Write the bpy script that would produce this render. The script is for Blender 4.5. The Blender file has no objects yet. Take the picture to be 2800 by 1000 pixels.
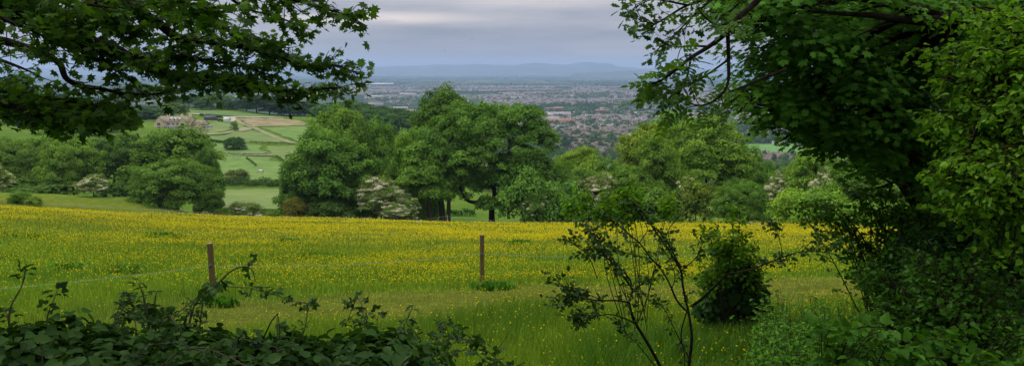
EXPO = 0.3; SUN_E = 1.5; HAZE = 6.8e-5; HAZE_COL = (.46, .64, .96, 1)
import bpy, math, random
import numpy as np
from mathutils import Vector
R = math.radians
scene = bpy.context.scene
COL = scene.collection
F = 2150.0; CX, CY = 1400.0, 500.0; HY = 190.0
PITCH = math.atan((CY - HY) / F)
cp, sp = math.cos(PITCH), math.sin(PITCH)

# ---------------------------------------------------------------- camera geometry
def ray(px, py):
    u = (px - CX) / F; v = (CY - py) / F
    dy = cp + v * sp
    return u / dy, (-sp + v * cp) / dy          # a = dx/dy, t = dz/dy
def P(px, py, Y):
    a, t = ray(px, py)
    return (a * Y, Y, t * Y)
def A(px, py=500): return ray(px, py)[0]

# ---------------------------------------------------------------- terrain
def sst(x, a, b):
    t = np.clip((x - a) / (b - a), 0, 1); return t * t * (3 - 2 * t)
def near_h(X, Y):
    Yp = np.maximum(Y, 18.0)
    aa = np.abs(X) / Yp
    left = np.where(X < 0, 1.0, 0.25)
    tilt = (0.028 * aa + 0.05 * np.clip(aa - 0.37, 0, 0.5)) * left
    h = -1.95 - 0.183 * Y + tilt * Yp * sst(Y, 8, 60)
    h = h + 0.10 * np.sin(X * 0.21 + 1.3) * np.sin(Y * 0.16 + 0.4) + 0.04 * np.sin(X * 0.9 + Y * 0.35) * np.sin(Y * 0.7)
    return h
TA = [-1.6, -0.65, -0.5, -0.37, -0.28, -0.14, 0.0, 0.2, 0.4, 1.6]
TY = [130, 150, 180, 200, 230, 280, 320, 360, 400, 450, 500, 560, 620, 680, 760, 1000, 1300, 1400, 60000]
PL = -150.0
TZ = {
 -1.6:  [-20, -22, -26, -28, -30, -32, -32, -31, -30, -28, -26, -24, -20, -22, -34, -110, PL, PL, PL],
 -0.65: [-20.5, -23.2, -27, -29, -32, -34, -34, -32, -30, -28, -27, -25, -22, -24, -35, -110, PL, PL, PL],
 -0.5:  [-21, -24.5, -31, -34, -37, -39, -39.5, -39, -38.5, -37.3, -36.3, -33, -29.5, -30, -36, -110, PL, PL, PL],
 -0.37: [-24.3, -29.5, -34.5, -36, -38.5, -42, -43, -42.3, -41, -38.7, -37, -34, -31.7, -32, -38, -105, PL, PL, PL],
 -0.28: [-25, -31, -34.5, -36.2, -38.5, -42, -43.2, -43, -42.5, -41, -39.7, -37.4, -36.5, -38, -46, -108, PL, PL, PL],
 -0.14: [-25.7, -32, -35, -36.5, -39, -43, -46, -47, -48, -48, -47.5, -46, -42, -42, -52, -110, PL, PL, PL],
 0.0:   [-25.7, -32, -35.5, -37, -40, -46, -52, -57, -62, -70, -78, -88, -98, -106, -116, -138, PL, PL, PL],
 0.2:   [-25.2, -31, -35, -37, -41, -48, -54, -60, -67, -76, -86, -97, -107, -116, -125, -142, PL, PL, PL],
 0.4:   [-25.0, -30, -34, -36, -40, -47, -54, -61, -68, -78, -88, -99, -110, -118, -128, -143, PL, PL, PL],
 1.6:   [-22, -26, -30, -32, -36, -42, -48, -55, -62, -72, -82, -93, -104, -114, -126, -143, PL, PL, PL]}
_T = np.array([TZ[a] for a in TA], float); _TA = np.array(TA); _TY = np.array(TY, float)
def _tab(a, Y):
    a = np.clip(a, -1.6, 1.6); Y = np.clip(Y, 130, 59999)
    i = np.clip(np.searchsorted(_TA, a, side='right') - 1, 0, len(_TA) - 2)
    j = np.clip(np.searchsorted(_TY, Y, side='right') - 1, 0, len(_TY) - 2)
    fa = (a - _TA[i]) / (_TA[i + 1] - _TA[i]); fa = fa * fa * (3 - 2 * fa)
    fy = (Y - _TY[j]) / (_TY[j + 1] - _TY[j])
    z0 = _T[i, j] * (1 - fy) + _T[i, j + 1] * fy
    z1 = _T[i + 1, j] * (1 - fy) + _T[i + 1, j + 1] * fy
    return z0 * (1 - fa) + z1 * fa
def H(X, Y):
    X = np.asarray(X, float); Y = np.asarray(Y, float)
    a = X / np.maximum(Y, 20)
    far = sum(_tab(a, Y * k) for k in (0.94, 0.97, 1.0, 1.03, 1.06)) / 5
    w = sst(Y, 124, 142)
    und = 0.5 * np.sin(X * 0.045 + 2) * np.sin(Y * 0.03) * sst(Y, 180, 260) * (1 - sst(Y, 1000, 1300))
    return near_h(X, np.minimum(Y, 170)) * (1 - w) + (far + und) * w
def h1(x, y): return float(H(x, y))
def hit(px, py, y0=8.0, y1=40000.0):
    """first point of the terrain under a direction"""
    a, t = ray(px, py)
    Ys = np.geomspace(y0, y1, 4000)
    d = H(a * Ys, Ys) - t * Ys
    k = int(np.argmax(d > 0)) if (d > 0).any() else len(Ys) - 1
    Y = Ys[k]
    return (a * Y, Y, h1(a * Y, Y))

# ---------------------------------------------------------------- objects
def link(o, parent=None):
    COL.objects.link(o)
    if parent is not None: o.parent = parent
    return o
def tag(o, label=None, cat=None, group=None, kind=None):
    if label: o['label'] = label
    if cat: o['category'] = cat
    if group: o['group'] = group
    if kind: o['kind'] = kind
    return o
def empty(name, loc=(0, 0, 0), rz=0.0):
    o = bpy.data.objects.new(name, None); link(o); o.location = loc; o.rotation_euler = (0, 0, rz)
    o.empty_display_size = 0.3
    return o
def mesh_obj(name, V, faces, mat, parent=None, attrs=None, smooth=False, mi=None):
    """V (n,3); faces: (m,k) array, or list of such arrays"""
    V = np.asarray(V, np.float32)
    if isinstance(faces, np.ndarray): faces = [faces]
    faces = [np.asarray(f, np.int32) for f in faces if len(f)]
    me = bpy.data.meshes.new(name)
    me.vertices.add(len(V)); me.vertices.foreach_set('co', V.ravel())
    loops = np.concatenate([f.ravel() for f in faces])
    sizes = np.concatenate([np.full(len(f), f.shape[1], np.int32) for f in faces])
    me.loops.add(len(loops)); me.loops.foreach_set('vertex_index', loops)
    me.polygons.add(len(sizes))
    me.polygons.foreach_set('loop_start', np.concatenate([[0], np.cumsum(sizes)[:-1]]).astype(np.int32))
    for m in (mat if isinstance(mat, (list, tuple)) else [mat]): me.materials.append(m)
    if mi is not None: me.polygons.foreach_set('material_index', np.asarray(mi, np.int32))
    if smooth: me.polygons.foreach_set('use_smooth', np.ones(len(sizes), bool))
    me.update(calc_edges=True)
    if attrs:
        for k, v in attrs.items():
            v = np.asarray(v, np.float32)
            if v.ndim == 1:
                at = me.attributes.new(k, 'FLOAT', 'POINT'); at.data.foreach_set('value', v)
            else:
                at = me.attributes.new(k, 'FLOAT_COLOR', 'POINT')
                at.data.foreach_set('color', np.concatenate([v, np.ones((len(v), 1), np.float32)], 1).ravel())
    o = bpy.data.objects.new(name, me)
    return link(o, parent)

class MB:
    def __init__(s): s.V = []; s.F = []; s.n = 0
    def add(s, V, Fc):
        V = np.asarray(V, float).reshape(-1, 3)
        s.V.append(V); s.F += [[i + s.n for i in f] for f in Fc]; s.n += len(V)
    def box(s, x0, x1, y0, y1, z0, z1):
        V = [(x, y, z) for z in (z0, z1) for y in (y0, y1) for x in (x0, x1)]
        s.add(V, [(0, 2, 3, 1), (4, 5, 7, 6), (0, 1, 5, 4), (2, 6, 7, 3), (0, 4, 6, 2), (1, 3, 7, 5)])
    def gable_walls(s, x0, x1, y0, y1, z0, z1, zr, axis='x'):
        """walls up to eaves z1 plus gable triangles to zr (ridge along axis)"""
        if axis == 'x':
            ym = (y0 + y1) / 2
            V = [(x0, y0, z0), (x1, y0, z0), (x1, y1, z0), (x0, y1, z0), (x0, y0, z1), (x1, y0, z1), (x1, y1, z1), (x0, y1, z1), (x0, ym, zr), (x1, ym, zr)]
            s.add(V, [(0, 1, 5, 4), (1, 2, 6, 9, 5), (2, 3, 7, 6), (3, 0, 4, 8, 7)])
        else:
            xm = (x0 + x1) / 2
            V = [(x0, y0, z0), (x1, y0, z0), (x1, y1, z0), (x0, y1, z0), (x0, y0, z1), (x1, y0, z1), (x1, y1, z1), (x0, y1, z1), (xm, y0, zr), (xm, y1, zr)]
            s.add(V, [(0, 1, 5, 8, 4), (1, 2, 6, 5), (2, 3, 7, 9, 6), (3, 0, 4, 7)])
    def gable_roof(s, x0, x1, y0, y1, z1, zr, axis='x', th=0.25, ov=0.35):
        """thick pitched roof with overhang"""
        def pt(x, y, z): return (x, y, z)
        if axis == 'x':
            ym = (y0 + y1) / 2; sl = (zr - z1) / (ym - y0); ya, yb = y0 - ov, y1 + ov; zl = z1 - sl * ov; xa, xb = x0 - ov, x1 + ov
            prof = [(ya, zl), (ym, zr), (yb, zl), (yb, zl + th), (ym, zr + th * 1.1), (ya, zl + th)]
            V = [(xa, p[0], p[1] + .003) for p in prof] + [(xb, p[0], p[1] + .003) for p in prof]
        else:
            xm = (x0 + x1) / 2; sl = (zr - z1) / (xm - x0); xa, xb = x0 - ov, x1 + ov; zl = z1 - sl * ov; ya, yb = y0 - ov, y1 + ov
            prof = [(xa, zl), (xm, zr), (xb, zl), (xb, zl + th), (xm, zr + th * 1.1), (xa, zl + th)]
            V = [(p[0], ya, p[1] + .003) for p in prof] + [(p[0], yb, p[1] + .003) for p in prof]
        Fc = [(i, (i + 1) % 6, (i + 1) % 6 + 6, i + 6) for i in range(6)] + [(0, 5, 4, 1), (1, 4, 3, 2), (6, 7, 10, 11), (7, 8, 9, 10)]
        s.add(V, Fc)
    def build(s, name, mat, parent=None, smooth=False):
        V = np.concatenate(s.V); by = {}
        for f in s.F: by.setdefault(len(f), []).append(f)
        return mesh_obj(name, V, [np.array(v) for v in by.values()], mat, parent, smooth=smooth)

def tubes(paths, radii, k=6):
    """list of polylines (n,3) with radii lists -> V, quads"""
    Vs, Fs, n0 = [], [], 0
    ang = np.linspace(0, 2 * np.pi, k, endpoint=False)
    for p, r in zip(paths, radii):
        p = np.asarray(p, float); n = len(p)
        if n < 2: continue
        r = np.broadcast_to(np.asarray(r, float), (n,))
        t = np.gradient(p, axis=0); t /= np.linalg.norm(t, axis=1)[:, None] + 1e-9
        up = np.where(np.abs(t[:, 2:3]) < 0.9, np.array([[0, 0, 1.0]]), np.array([[1.0, 0, 0]]))
        u = np.cross(t, up); u /= np.linalg.norm(u, axis=1)[:, None] + 1e-9
        w = np.cross(t, u)
        V = p[:, None, :] + r[:, None, None] * (np.cos(ang)[None, :, None] * u[:, None, :] + np.sin(ang)[None, :, None] * w[:, None, :])
        Vs.append(V.reshape(-1, 3))
        i = np.arange(n - 1)[:, None] * k; j = np.arange(k)[None, :]; j2 = (j + 1) % k
        Fs.append(np.stack([i + j, i + j2, i + k + j2, i + k + j], -1).reshape(-1, 4) + n0)
        n0 += n * k
    return np.concatenate(Vs), np.concatenate(Fs)
def smooth_line(pts, m=6):
    """Catmull-Rom through the points"""
    p = np.asarray(pts, float)
    if len(p) < 3: 
        t = np.linspace(0, 1, m + 1)[:, None]; return p[0] * (1 - t) + p[-1] * t
    q = np.concatenate([[2 * p[0] - p[1]], p, [2 * p[-1] - p[-2]]]); out = []
    for i in range(1, len(q) - 2):
        for t in np.linspace(0, 1, m, endpoint=False):
            a, b, c, d = q[i - 1], q[i], q[i + 1], q[i + 2]
            out.append(0.5 * (2 * b + (c - a) * t + (2 * a - 5 * b + 4 * c - d) * t * t + (3 * b - a - 3 * c + d) * t ** 3))
    out.append(p[-1]); return np.array(out)

# ---------------------------------------------------------------- leaf shapes (base at origin, pointing +y, normal +z)
def shape_kite():
    V = [(0, 0, 0), (-.36, .45, .08), (0, 1, 0), (.36, .45, .08)]
    return np.array(V), [np.array([[0, 2, 1], [0, 3, 2]])]
def shape_oval():
    V = [(0, 0, 0), (-.27, .22, .06), (-.3, .55, .07), (0, 1, -.06), (.3, .55, .07), (.27, .22, .06)]
    return np.array(V), [np.array([[0, 3, 2, 1], [0, 5, 4, 3]])]
def shape_round():
    V = [(0, 0, 0), (-.27, .03, .07), (-.43, .36, .15), (-.27, .72, .06), (0, 1.05, -.16), (.27, .72, .03), (.42, .38, .12), (.25, .04, .09), (0, .45, -.02)]
    return np.array(V), [np.array([[8, i, i + 1] for i in range(7)] + [[8, 7, 0]])[:, ::-1].copy()]
def shape_palm():
    O = [(0, 0), (-.28, -.06), (-.2, .16), (-.55, .3), (-.3, .45), (-.36, .78), (-.14, .66), (0, 1.0), (.14, .66), (.36, .78), (.3, .45), (.55, .3), (.2, .16), (.28, -.06)]
    V = [(x, y, -.12 * (x * x * 4 + max(0, y - .5))) for x, y in O] + [(0, .3, .02)]
    n = len(O)
    return np.array(V), [np.array([[n, (i + 1) % n, i] for i in range(n)])]
def shape_oak():
    O = [(0, 0), (-.1, .15), (-.2, .2), (-.12, .32), (-.33, .45), (-.18, .55), (-.34, .75), (-.14, .8), (0, 1), (.14, .8), (.34, .75), (.18, .55), (.33, .45), (.12, .32), (.2, .2), (.1, .15)]
    V = [(x, y, abs(x) * .2) for x, y in O] + [(0, .5, 0)]
    n = len(O)
    return np.array(V), [np.array([[n, (i + 1) % n, i] for i in range(n)])]
def shape_tri():      # a bramble leaf: three leaflets
    V, Fc = shape_round(); out, fs = [], []
    for k, (ang, s, off) in enumerate([(0, .62, .38), (1.15, .52, .3), (-1.15, .52, .3)]):
        c, s_ = math.cos(ang), math.sin(ang)
        W = V * s; W = W + np.array([0, off * .35, 0])
        W = np.stack([W[:, 0] * c - W[:, 1] * s_, W[:, 0] * s_ + W[:, 1] * c + .2, W[:, 2]], 1)
        out.append(W); fs.append(Fc[0] + k * len(V))
    return np.concatenate(out), [np.concatenate(fs)]
def shape_pinnate(n=4):   # an ash leaf: pairs of leaflets on a stalk
    V, Fc = shape_oval(); out, fs = [], []; k = 0
    for i in range(n):
        for sd in ((-1, 1) if i < n - 1 else (0,)):
            y = .12 + .68 * i / (n - 1); s = .36
            ang = sd * .9; c, s_ = math.cos(-ang), math.sin(-ang)
            W = V * s; W[:, 0] *= .9
            W = np.stack([W[:, 0] * c - W[:, 1] * s_ , W[:, 0] * s_ + W[:, 1] * c + y, W[:, 2] - .1 * (y * y)], 1)
            out.append(W); fs.append(Fc[0] + k * len(V)); k += 1
    st = np.array([(-.008, 0, 0), (.008, 0, 0), (.004, .82, -.07), (-.004, .82, -.07)])
    out.append(st); fs.append(np.array([[0, 1, 2, 3]]) + k * len(V))
    return np.concatenate(out), [np.concatenate(fs)]
def nrm(v): return v / (np.linalg.norm(v, axis=-1, keepdims=True) + 1e-9)
def scatter(shape, pos, normal, direc, size, tone, shift=None):
    """n copies of a leaf -> V, faces, tone per vertex"""
    V0, F0 = shape; n = len(pos); k = len(V0)
    z = nrm(normal); y = direc - (direc * z).sum(1, keepdims=True) * z; y = nrm(y); x = np.cross(y, z)
    size = np.broadcast_to(size, (n,))
    V = pos[:, None, :] + size[:, None, None] * (V0[None, :, 0:1] * x[:, None, :] + V0[None, :, 1:2] * y[:, None, :] + V0[None, :, 2:3] * z[:, None, :])
    Fs = [(f[None, :, :] + (np.arange(n) * k)[:, None, None]).reshape(-1, f.shape[1]) for f in F0]
    return V.reshape(-1, 3), Fs, np.repeat(np.asarray(tone), k)
def leaves_obj(name, sets, mat, parent):
    Vs, Fs, Ts, n0 = [], [], [], 0
    for V, Fl, T in sets:
        Vs.append(V); Fs += [f + n0 for f in Fl]; Ts.append(T); n0 += len(V)
    return mesh_obj(name, np.concatenate(Vs), Fs, mat, parent, attrs={'tone': np.concatenate(Ts)})
def unit(rng, n):
    return nrm(rng.normal(size=(n, 3)))

# ---------------------------------------------------------------- materials
def new_mat(name):
    m = bpy.data.materials.new(name); m.use_nodes = True; nt = m.node_tree
    for n in list(nt.nodes): nt.nodes.remove(n)
    out = nt.nodes.new('ShaderNodeOutputMaterial'); return m, nt, out
def N(nt, t, **kw):
    n = nt.nodes.new(t)
    for k, v in kw.items():
        if k in n.inputs.keys() if hasattr(n.inputs, 'keys') else False: n.inputs[k].default_value = v
        else: setattr(n, k, v)
    return n
def ramp(nt, stops, fac):
    r = nt.nodes.new('ShaderNodeValToRGB'); e = r.color_ramp.elements
    while len(e) < len(stops): e.new(0.5)
    for el, (p, c) in zip(e, stops): el.position = p; el.color = (*c, 1)
    nt.links.new(fac, r.inputs[0]); return r.outputs[0]
def mixc(nt, a, b, fac, mode='MIX'):
    m = nt.nodes.new('ShaderNodeMix'); m.data_type = 'RGBA'; m.blend_type = mode
    for s, v in ((6, a), (7, b), (0, fac)):
        if hasattr(v, 'links'): nt.links.new(v, m.inputs[s])
        elif s == 0: m.inputs[0].default_value = v
        else: m.inputs[s].default_value = (*v, 1)
    return m.outputs[2]
def noise(nt, scale, detail=4, rough=.6, coord=None, out='Fac', dist=0.0):
    n = nt.nodes.new('ShaderNodeTexNoise'); n.inputs['Scale'].default_value = scale; n.inputs['Detail'].default_value = detail
    n.inputs['Roughness'].default_value = rough; n.inputs['Distortion'].default_value = dist
    if coord is not None: nt.links.new(coord, n.inputs['Vector'])
    return n.outputs[out]
def geo_pos(nt): return nt.nodes.new('ShaderNodeNewGeometry').outputs['Position']
def obj_pos(nt): return nt.nodes.new('ShaderNodeTexCoord').outputs['Object']
def leaf_mat(name, dark, light, trans=0.35, gloss=0.10, tint=True, rough=.45):
    """leaf colour from each leaf's own tone; object colour tints a copy"""
    m, nt, out = new_mat(name); L = nt.links.new
    at = nt.nodes.new('ShaderNodeAttribute'); at.attribute_name = 'tone'
    c = ramp(nt, [(0, dark), (1, light)], at.outputs['Fac'])
    if tint:
        oi = nt.nodes.new('ShaderNodeObjectInfo'); c = mixc(nt, c, oi.outputs['Color'], 1.0, 'MULTIPLY')
    d = nt.nodes.new('ShaderNodeBsdfDiffuse'); L(c, d.inputs[0])
    tr = nt.nodes.new('ShaderNodeBsdfTranslucent')
    tc = mixc(nt, c, (1.0, 1.0, .35), 1.0, 'MULTIPLY'); L(tc, tr.inputs[0])
    m1 = nt.nodes.new('ShaderNodeMixShader'); m1.inputs[0].default_value = trans; L(d.outputs[0], m1.inputs[1]); L(tr.outputs[0], m1.inputs[2])
    sh = m1.outputs[0]
    if gloss > 0:
        g = nt.nodes.new('ShaderNodeBsdfGlossy'); g.inputs['Roughness'].default_value = rough; g.inputs[0].default_value = (.5, .62, .42, 1)
        m2 = nt.nodes.new('ShaderNodeMixShader'); m2.inputs[0].default_value = gloss * .35; L(sh, m2.inputs[1]); L(g.outputs[0], m2.inputs[2]); sh = m2.outputs[0]
    L(sh, out.inputs[0]); return m
def simple_mat(name, c1, c2=None, scale=6.0, rough=.85, bump=0.0, coord='obj', detail=5, metallic=0.0, stops=(.35, .65)):
    m, nt, out = new_mat(name); L = nt.links.new
    b = nt.nodes.new('ShaderNodeBsdfPrincipled'); b.inputs['Roughness'].default_value = rough; b.inputs['Metallic'].default_value = metallic
    b.inputs['Specular IOR Level'].default_value = .03 if name.startswith(('bark', 'twig')) else .25
    co = obj_pos(nt) if coord == 'obj' else geo_pos(nt)
    nz = noise(nt, scale, detail, .6, co)
    L(ramp(nt, [(stops[0], c1), (stops[1], c2 or c1)], nz), b.inputs['Base Color'])
    if bump:
        bp = nt.nodes.new('ShaderNodeBump'); bp.inputs['Strength'].default_value = bump; bp.inputs['Distance'].default_value = .02
        L(noise(nt, scale * 3, 6, .65, co), bp.inputs['Height']); L(bp.outputs[0], b.inputs['Normal'])
    L(b.outputs[0], out.inputs[0]); return m
M = {}
M['bark'] = simple_mat('bark', (.035, .028, .02), (.085, .07, .05), 9, .95, .6)
M['bark_dark'] = simple_mat('bark_dark', (.008, .0065, .005), (.026, .021, .016), 14, .9, .6)
M['twig'] = simple_mat('twig', (.012, .010, .007), (.035, .027, .018), 20, .8, .3)
M['stem_green'] = simple_mat('stem_green', (.03, .045, .015), (.07, .06, .03), 14, .7, .2)
M['leaf_tree'] = leaf_mat('leaf_tree', (.045, .105, .018), (.24, .36, .06), .32, .03)
M['leaf_far'] = leaf_mat('leaf_far', (.035, .075, .02), (.13, .21, .045), .15, .0)
M['blossom'] = leaf_mat('blossom', (.38, .37, .20), (.80, .78, .56), .2, .0)
# ---------------------------------------------------------------- camera
cam = bpy.data.cameras.new('camera'); co_ = bpy.data.objects.new('camera', cam); link(co_)
co_.location = (0, 0, 0); co_.rotation_euler = (math.pi / 2 - PITCH, 0, 0)
cam.sensor_width = 36; cam.lens = 36 * F / 2800; cam.clip_start = .05; cam.clip_end = 200000
scene.camera = co_
scene.view_settings.view_transform = 'Standard'; scene.view_settings.look = 'None'
scene.view_settings.exposure = EXPO; scene.view_settings.gamma = 1
scene.cycles.max_bounces = 6; scene.cycles.diffuse_bounces = 3; scene.cycles.glossy_bounces = 2; scene.cycles.transmission_bounces = 3
scene.cycles.volume_bounces = 2; scene.cycles.sample_clamp_indirect = 4; scene.cycles.use_denoising = True
try: scene.cycles.denoiser = 'OPENIMAGEDENOISE'
except Exception: pass

# ---------------------------------------------------------------- sky and sun
SUN_EL, SUN_AZ = R(52), R(-60)      # azimuth from +Y towards +X : the sun stands high to the left
w = bpy.data.worlds.new('World'); scene.world = w; w.use_nodes = True
nt = w.node_tree
for n in list(nt.nodes): nt.nodes.remove(n)
L = nt.links.new
out = nt.nodes.new('ShaderNodeOutputWorld'); bg = nt.nodes.new('ShaderNodeBackground'); bg.inputs[1].default_value = .1
sky = nt.nodes.new('ShaderNodeTexSky'); sky.sky_type = 'NISHITA'; sky.sun_disc = False; sky.sun_elevation = SUN_EL; sky.sun_rotation = SUN_AZ
sky.altitude = 200; sky.dust_density = 2
tc = nt.nodes.new('ShaderNodeTexCoord'); sx = nt.nodes.new('ShaderNodeSeparateXYZ'); L(tc.outputs['Generated'], sx.inputs[0])
def mth(op, a, b=None, clamp=False):
    n = nt.nodes.new('ShaderNodeMath'); n.operation = op; n.use_clamp = clamp
    for i, v in enumerate((a, b)):
        if v is None: continue
        if hasattr(v, 'links'): L(v, n.inputs[i])
        else: n.inputs[i].default_value = v
    return n.outputs[0]
# stratocumulus sheet: streaks long across the view and thin in height
def cvec(kx, kz, off=0):
    cb = nt.nodes.new('ShaderNodeCombineXYZ')
    L(mth('MULTIPLY', sx.outputs[0], kx), cb.inputs[0]); L(mth('MULTIPLY', sx.outputs[1], kx), cb.inputs[1])
    L(mth('ADD', mth('MULTIPLY', sx.outputs[2], kz), off), cb.inputs[2]); return cb.outputs[0]
n1 = noise(nt, 1.0, 5, .55, cvec(2.6, 22, 3.3), dist=.25)
n2 = noise(nt, 1.0, 4, .55, cvec(6, 60, 8.1), dist=.4)
nn = mth('ADD', mth('MULTIPLY', n1, .7), mth('MULTIPLY', n2, .3))
cl = ramp(nt, [(.34, (2.0, 2.15, 2.6)), (.45, (2.75, 2.8, 3.2)), (.55, (3.6, 3.45, 3.65)), (.67, (5.2, 4.75, 4.6))], nn)
# one thin brighter gap in the sheet
def gauss(dx, wx, dz, wz):
    a = mth('DIVIDE', mth('SUBTRACT', sx.outputs[0], dx), wx); b = mth('DIVIDE', mth('SUBTRACT', sx.outputs[2], dz), wz)
    return mth('POWER', 2.718, mth('MULTIPLY', mth('ADD', mth('MULTIPLY', a, a), mth('MULTIPLY', b, b)), -1.0))
tilt = .0
g = mth('MULTIPLY', gauss(-.16, .12, .062, .0085), mth('MULTIPLY', mth('ADD', n2, -.15), 2.8, True), True)
g2 = mth('MULTIPLY', gauss(.04, .2, .086, .010), .55)
cl = mixc(nt, cl, (7.6, 6.5, 5.7), mth('ADD', mth('MULTIPLY', g, .75), mth('MULTIPLY', g2, .5), True))
# the band just above the hills is warmer and plain
low = mth('SUBTRACT', 1.0, mth('MULTIPLY', sx.outputs[2], 26), True)
cl = mixc(nt, cl, (3.7, 3.5, 3.6), mth('MULTIPLY', mth('MULTIPLY', low, 1.0, True), .75))
up = mth('ADD', 1.0, mth('MULTIPLY', mth('MAXIMUM', sx.outputs[2], 0.0), 3.2))
mul = nt.nodes.new('ShaderNodeVectorMath'); mul.operation = 'SCALE'; L(cl, mul.inputs[0]); L(up, mul.inputs[3])
fin = mixc(nt, sky.outputs[0], mul.outputs[0], .93)
L(fin, bg.inputs[0]); L(bg.outputs[0], out.inputs[0])

sl = bpy.data.lights.new('sun', 'SUN'); sl.energy = SUN_E; sl.angle = R(22); sl.color = (1, .95, .86)
so = bpy.data.objects.new('sun', sl); link(so)
d = Vector((math.sin(SUN_AZ) * math.cos(SUN_EL), math.cos(SUN_AZ) * math.cos(SUN_EL), math.sin(SUN_EL)))
so.rotation_euler = d.to_track_quat('Z', 'Y').to_euler()

# ---------------------------------------------------------------- haze
if HAZE > 0:
    m = bpy.data.materials.new('haze'); m.use_nodes = True; nt = m.node_tree
    for n in list(nt.nodes): nt.nodes.remove(n)
    out = nt.nodes.new('ShaderNodeOutputMaterial'); pv = nt.nodes.new('ShaderNodeVolumePrincipled')
    pv.inputs['Color'].default_value = HAZE_COL; pv.inputs['Density'].default_value = HAZE; pv.inputs['Anisotropy'].default_value = .2
    nt.links.new(pv.outputs[0], out.inputs['Volume'])
    b = MB(); b.box(-29000, 29000, -3000, 26500, -152, 262); hz = b.build('haze', m); tag(hz, 'pale blue haze over the whole valley', 'haze', kind='stuff')

# ---------------------------------------------------------------- ground
def ground_colour(X, Y):
    """albedo of the turf itself, by field"""
    n = len(X)
    c = np.zeros((n, 3))
    a = X / np.maximum(Y, 20)
    near = np.array([.075, .15, .014]); far = np.array([.12, .16, .025])
    spur = np.array([.095, .165, .03]); wood = np.array([.03, .05, .015])
    t = sst(Y, 20, 60)[:, None]; c[:] = near * (1 - t) + far * t
    t = sst(Y, 128, 150)[:, None]; c = c * (1 - t) + spur * t
    t = (sst(Y, 640, 680))[:, None]; c = c * (1 - t) + wood * t
    t = (sst(a, -.16, -.1) * sst(Y, 330, 380))[:, None]; c = c * (1 - t) + wood * t
    s = strip_mask(X, Y)[:, None]; c = c * (1 - s) + np.array([.115, .125, .025]) * s
    return c
def strip_mask(X, Y):
    """trodden, closely grazed strip on this side of the fence"""
    line = 20.3 + np.where(X < -.8, (X + .8) * .62, (X + .8) * .25)
    lo = line - 5.2 + 0.8 * np.sin(X * .8) + .5 * np.sin(X * 1.9 + 1)
    hi = line - .5 + .25 * np.sin(X * 1.7)
    return sst(Y, lo - 1.4, lo + .4) * (1 - sst(Y, hi - .4, hi + .5)) * sst(X, -9.5, -5)
ys = np.concatenate([np.arange(-80, 20, 1.0), np.arange(20, 130, 1.5), np.arange(130, 700, 3.5), np.geomspace(700, 26000, 90)])
aa = np.concatenate([np.linspace(-1.08, -.72, 30)[:-1], np.linspace(-.72, .72, 420), np.linspace(.72, 1.08, 30)[1:]])
AY, AX = np.meshgrid(ys, aa, indexing='ij'); GX = AX * (np.maximum(AY, 0) + 45)
Z = H(GX, AY)
nr, nc = Z.shape
V = np.stack([GX, AY, Z], -1).reshape(-1, 3)
i = np.arange(nr - 1)[:, None] * nc; j = np.arange(nc - 1)[None, :]
Fq = np.stack([i + j, i + j + 1, i + nc + j + 1, i + nc + j], -1).reshape(-1, 4)
m, nt, out = new_mat('ground'); L = nt.links.new
at = nt.nodes.new('ShaderNodeAttribute'); at.attribute_name = 'col'; at2 = nt.nodes.new('ShaderNodeAttribute'); at2.attribute_name = 'plain'
gp = geo_pos(nt)
n1 = noise(nt, .035, 6, .6, gp); n2 = noise(nt, .9, 6, .7, gp); n3 = noise(nt, 9, 4, .7, gp)
c = mixc(nt, at.outputs['Color'], ramp(nt, [(.3, (.62, .75, .6)), (.7, (1.45, 1.3, 1.25))], n1), 1.0, 'MULTIPLY')
c = mixc(nt, c, ramp(nt, [(.3, (.6, .65, .6)), (.7, (1.35, 1.3, 1.2))], n2), 1.0, 'MULTIPLY')
c = mixc(nt, c, ramp(nt, [(.3, (.6, .65, .6)), (.7, (1.35, 1.3, 1.2))], n3), 1.0, 'MULTIPLY')
vo = nt.nodes.new('ShaderNodeTexVoronoi'); vo.inputs['Scale'].default_value = .0026
mp = nt.nodes.new('ShaderNodeMapping'); mp.inputs['Scale'].default_value = (1, .55, 1); L(gp, mp.inputs[0]); L(mp.outputs[0], vo.inputs['Vector'])
sv = nt.nodes.new('ShaderNodeSeparateColor'); L(vo.outputs['Color'], sv.inputs[0])
fc = ramp(nt, [(0, (.03, .055, .02)), (.35, (.05, .085, .025)), (.6, (.09, .13, .04)), (.8, (.12, .14, .055)), (.95, (.22, .22, .10))], sv.outputs[0])
v2 = nt.nodes.new('ShaderNodeTexVoronoi'); v2.feature = 'DISTANCE_TO_EDGE'; v2.inputs['Scale'].default_value = .0026; L(mp.outputs[0], v2.inputs['Vector'])
hd = ramp(nt, [(.05, (1, 1, 1)), (.09, (0, 0, 0))], v2.outputs['Distance'])
wn = ramp(nt, [(.50, (0, 0, 0)), (.58, (1, 1, 1))], noise(nt, .0012, 6, .65, gp))
fc = mixc(nt, fc, (.025, .04, .018), hd); fc = mixc(nt, fc, (.028, .045, .02), wn)
c = mixc(nt, c, fc, at2.outputs['Fac'])
bs = nt.nodes.new('ShaderNodeBsdfDiffuse'); L(c, bs.inputs[0]); L(bs.outputs[0], out.inputs[0])
xs, ysv = V[:, 0], V[:, 1]
g = mesh_obj('ground', V, Fq, m, attrs={'col': ground_colour(xs, ysv), 'plain': sst(ysv, 1000, 1200)}, smooth=True); tag(g, kind='structure')

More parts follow.
